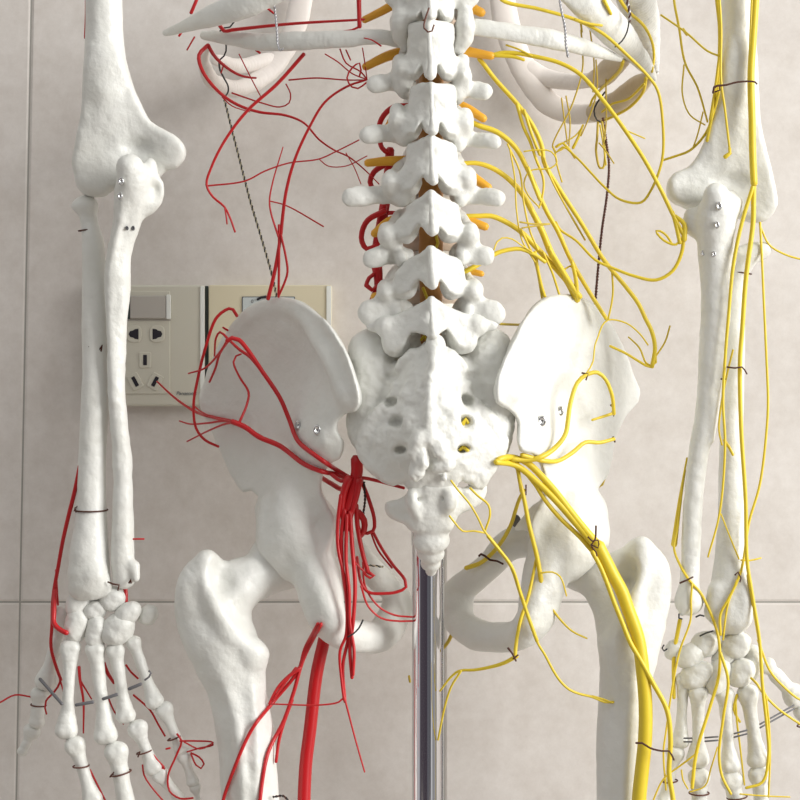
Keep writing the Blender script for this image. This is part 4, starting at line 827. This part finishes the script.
rbox('plate', 208.5, 331.5, 285, 406, WALL - 15, WALL, PLATEC, so2, 2, inset=1.2)
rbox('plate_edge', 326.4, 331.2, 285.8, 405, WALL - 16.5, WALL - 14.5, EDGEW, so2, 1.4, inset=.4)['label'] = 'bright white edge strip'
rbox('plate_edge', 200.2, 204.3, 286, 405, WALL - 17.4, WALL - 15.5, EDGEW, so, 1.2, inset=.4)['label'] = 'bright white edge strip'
rbox('plate_edge', 204.8, 208.3, 286, 405, WALL - 9, WALL - 1, TEAL, so2, .8, inset=.3)['label'] = 'dark gap along the plate edge'
rbox('label_window', 242, 295, 296.5, 330, WALL - 16, WALL - 14.5, INK, so2, 1, inset=.1)
rbox('label_window', 242.8, 294.2, 297.4, 329, WALL - 16.6, WALL - 15.5, LBL, so2, 1, inset=.1)['label'] = 'pale grey label window'
def text(tx, px, py, y, size, m, parent, ital=0):
    cu = bpy.data.curves.new('lettering', 'FONT'); cu.body = tx; cu.size = size * S * (1 + y / D); cu.shear = ital; cu.extrude = .00005
    o = bpy.data.objects.new('tmp', cu); C.objects.link(o); bpy.context.view_layer.update()
    me = bpy.data.meshes.new_from_object(o.evaluated_get(bpy.context.evaluated_depsgraph_get())); bpy.data.objects.remove(o)
    me.materials.clear(); me.materials.append(m)
    q = link('lettering', me, W3(P(px, py, y)), parent); q.rotation_euler = (math.pi / 2, 0, 0); q['label'] = 'small grey lettering'
text('Panasonic', 176, 395, WALL - 16.4, 5.2, INK, so, .3)
text('0', 251, 303, WALL - 16.9, 5, INK, so2)
wire('toggle_mark', '257.5,299.5 261,297.5 266,296.8', 1.2, 1.4, WALL - 17.5, WALL - 17.5, DARK, so2)

# chrome pole
def cyl(name, px, y, r, pt, pb, m, parent=None, hollow=0):
    f = 1 + y / D; c = P(px, 400, y); zt = (400 - pt) * f; zb = (400 - pb) * f if pb is not None else -ZC / S + 0
    r *= f; seg = 48; V = []; prof = [(r - .8, zt), (r, zt - .8), (r, zt - 1.2), (r, zb + 1.2), (r, zb + .8), (r - .8, zb)]
    for rr, z in prof:
        for j in range(seg): a = 2 * math.pi * j / seg; V.append((c[0] + rr * math.cos(a), y + rr * math.sin(a), z))
    F = [(i * seg + j, (i + 1) * seg + j, (i + 1) * seg + (j + 1) % seg, i * seg + (j + 1) % seg) for i in range(5) for j in range(seg)]
    F += [tuple(range(seg)), tuple(reversed(range(5 * seg, 6 * seg)))]
    return mesh_obj(name, V, F, m, parent)
st = empty('support_pole', (425.5, 560, 18), 'vertical chrome pole below the tailbone carrying the skeleton', 'pole')
cyl('tube', 426, 0, 14, 470, None, CHROME, st)
cyl('collar', 426, 0, 14.8, 470, 546, CHROME, st)
cyl('tube', 442.3, 30, 1.6, 480, None, STEEL, st)['label'] = 'thin steel rod beside the thick tube'

def area(name, loc, tgt, sx, sy, pw, col=(1, 1, 1)):
    l = bpy.data.lights.new(name, 'AREA'); l.shape = 'RECTANGLE'; l.size = sx; l.size_y = sy; l.energy = pw; l.color = col
    o = bpy.data.objects.new(name, l); C.objects.link(o); o.location = loc
    o.rotation_euler = (Vector(tgt) - Vector(loc)).to_track_quat('-Z', 'Y').to_euler(); return o
area('window_light', (2.25, -1.2, 1.65), (0, 0, 1.0), 1.4, 1.5, WIN, (1, .985, .96))
w = bpy.data.worlds.new('room'); bpy.context.scene.world = w; w.use_nodes = True
nt = w.node_tree; bg = nt.nodes['Background']
tc = nt.nodes.new('ShaderNodeTexCoord'); sp = nt.nodes.new('ShaderNodeSeparateXYZ'); nt.links.new(tc.outputs['Generated'], sp.inputs[0])
rp = nt.nodes.new('ShaderNodeValToRGB'); e = rp.color_ramp.elements       # tones across the unseen room, shaped for the pole's dark and bright reflections
e[0].position = 0; e[0].color = (.62, .62, .60, 1); e[1].position = 1; e[1].color = (.5, .5, .5, 1)
for p_, c_ in ((.09, (.55, .54, .56)), (.13, (.10, .085, .10)), (.55, (.07, .055, .07)), (.62, (.16, .16, .18)), (.80, (.12, .12, .13)), (.85, (.9, .9, .9)), (.92, (.3, .3, .3))):
    q = e.new(p_); q.color = (*c_, 1)
mp = nt.nodes.new('ShaderNodeMapRange'); mp.inputs[1].default_value = -1; mp.inputs[2].default_value = 1
nt.links.new(sp.outputs[0], mp.inputs[0]); nt.links.new(mp.outputs[0], rp.inputs[0])
ab = nt.nodes.new('ShaderNodeMath'); ab.operation = 'ABSOLUTE'; nt.links.new(sp.outputs[2], ab.inputs[0])
zr = nt.nodes.new('ShaderNodeMapRange'); zr.interpolation_type = 'SMOOTHSTEP'; zr.inputs[1].default_value = .24; zr.inputs[2].default_value = .42; nt.links.new(ab.outputs[0], zr.inputs[0])
cx = nt.nodes.new('ShaderNodeMix'); cx.data_type = 'RGBA'; cx.inputs[7].default_value = (.97, .96, .93, 1)      # pale above and below, added so those bands leave the ambient bright
nt.links.new(zr.outputs[0], cx.inputs[0]); nt.links.new(rp.outputs[0], cx.inputs[6])
nt.links.new(cx.outputs[2], bg.inputs[0]); bg.inputs[1].default_value = AMB
sc = bpy.context.scene
cam = bpy.data.cameras.new('camera'); co = bpy.data.objects.new('camera', cam); C.objects.link(co); sc.camera = co
co.location = (0, -D * S, ZC); co.rotation_euler = (math.pi / 2, 0, 0)
cam.sensor_width = 36; cam.lens = 36 * D / 800; cam.clip_start = .05
sc.view_settings.view_transform = 'Standard'; sc.view_settings.look = 'None'; sc.view_settings.gamma = 1; sc.view_settings.exposure = EXPO
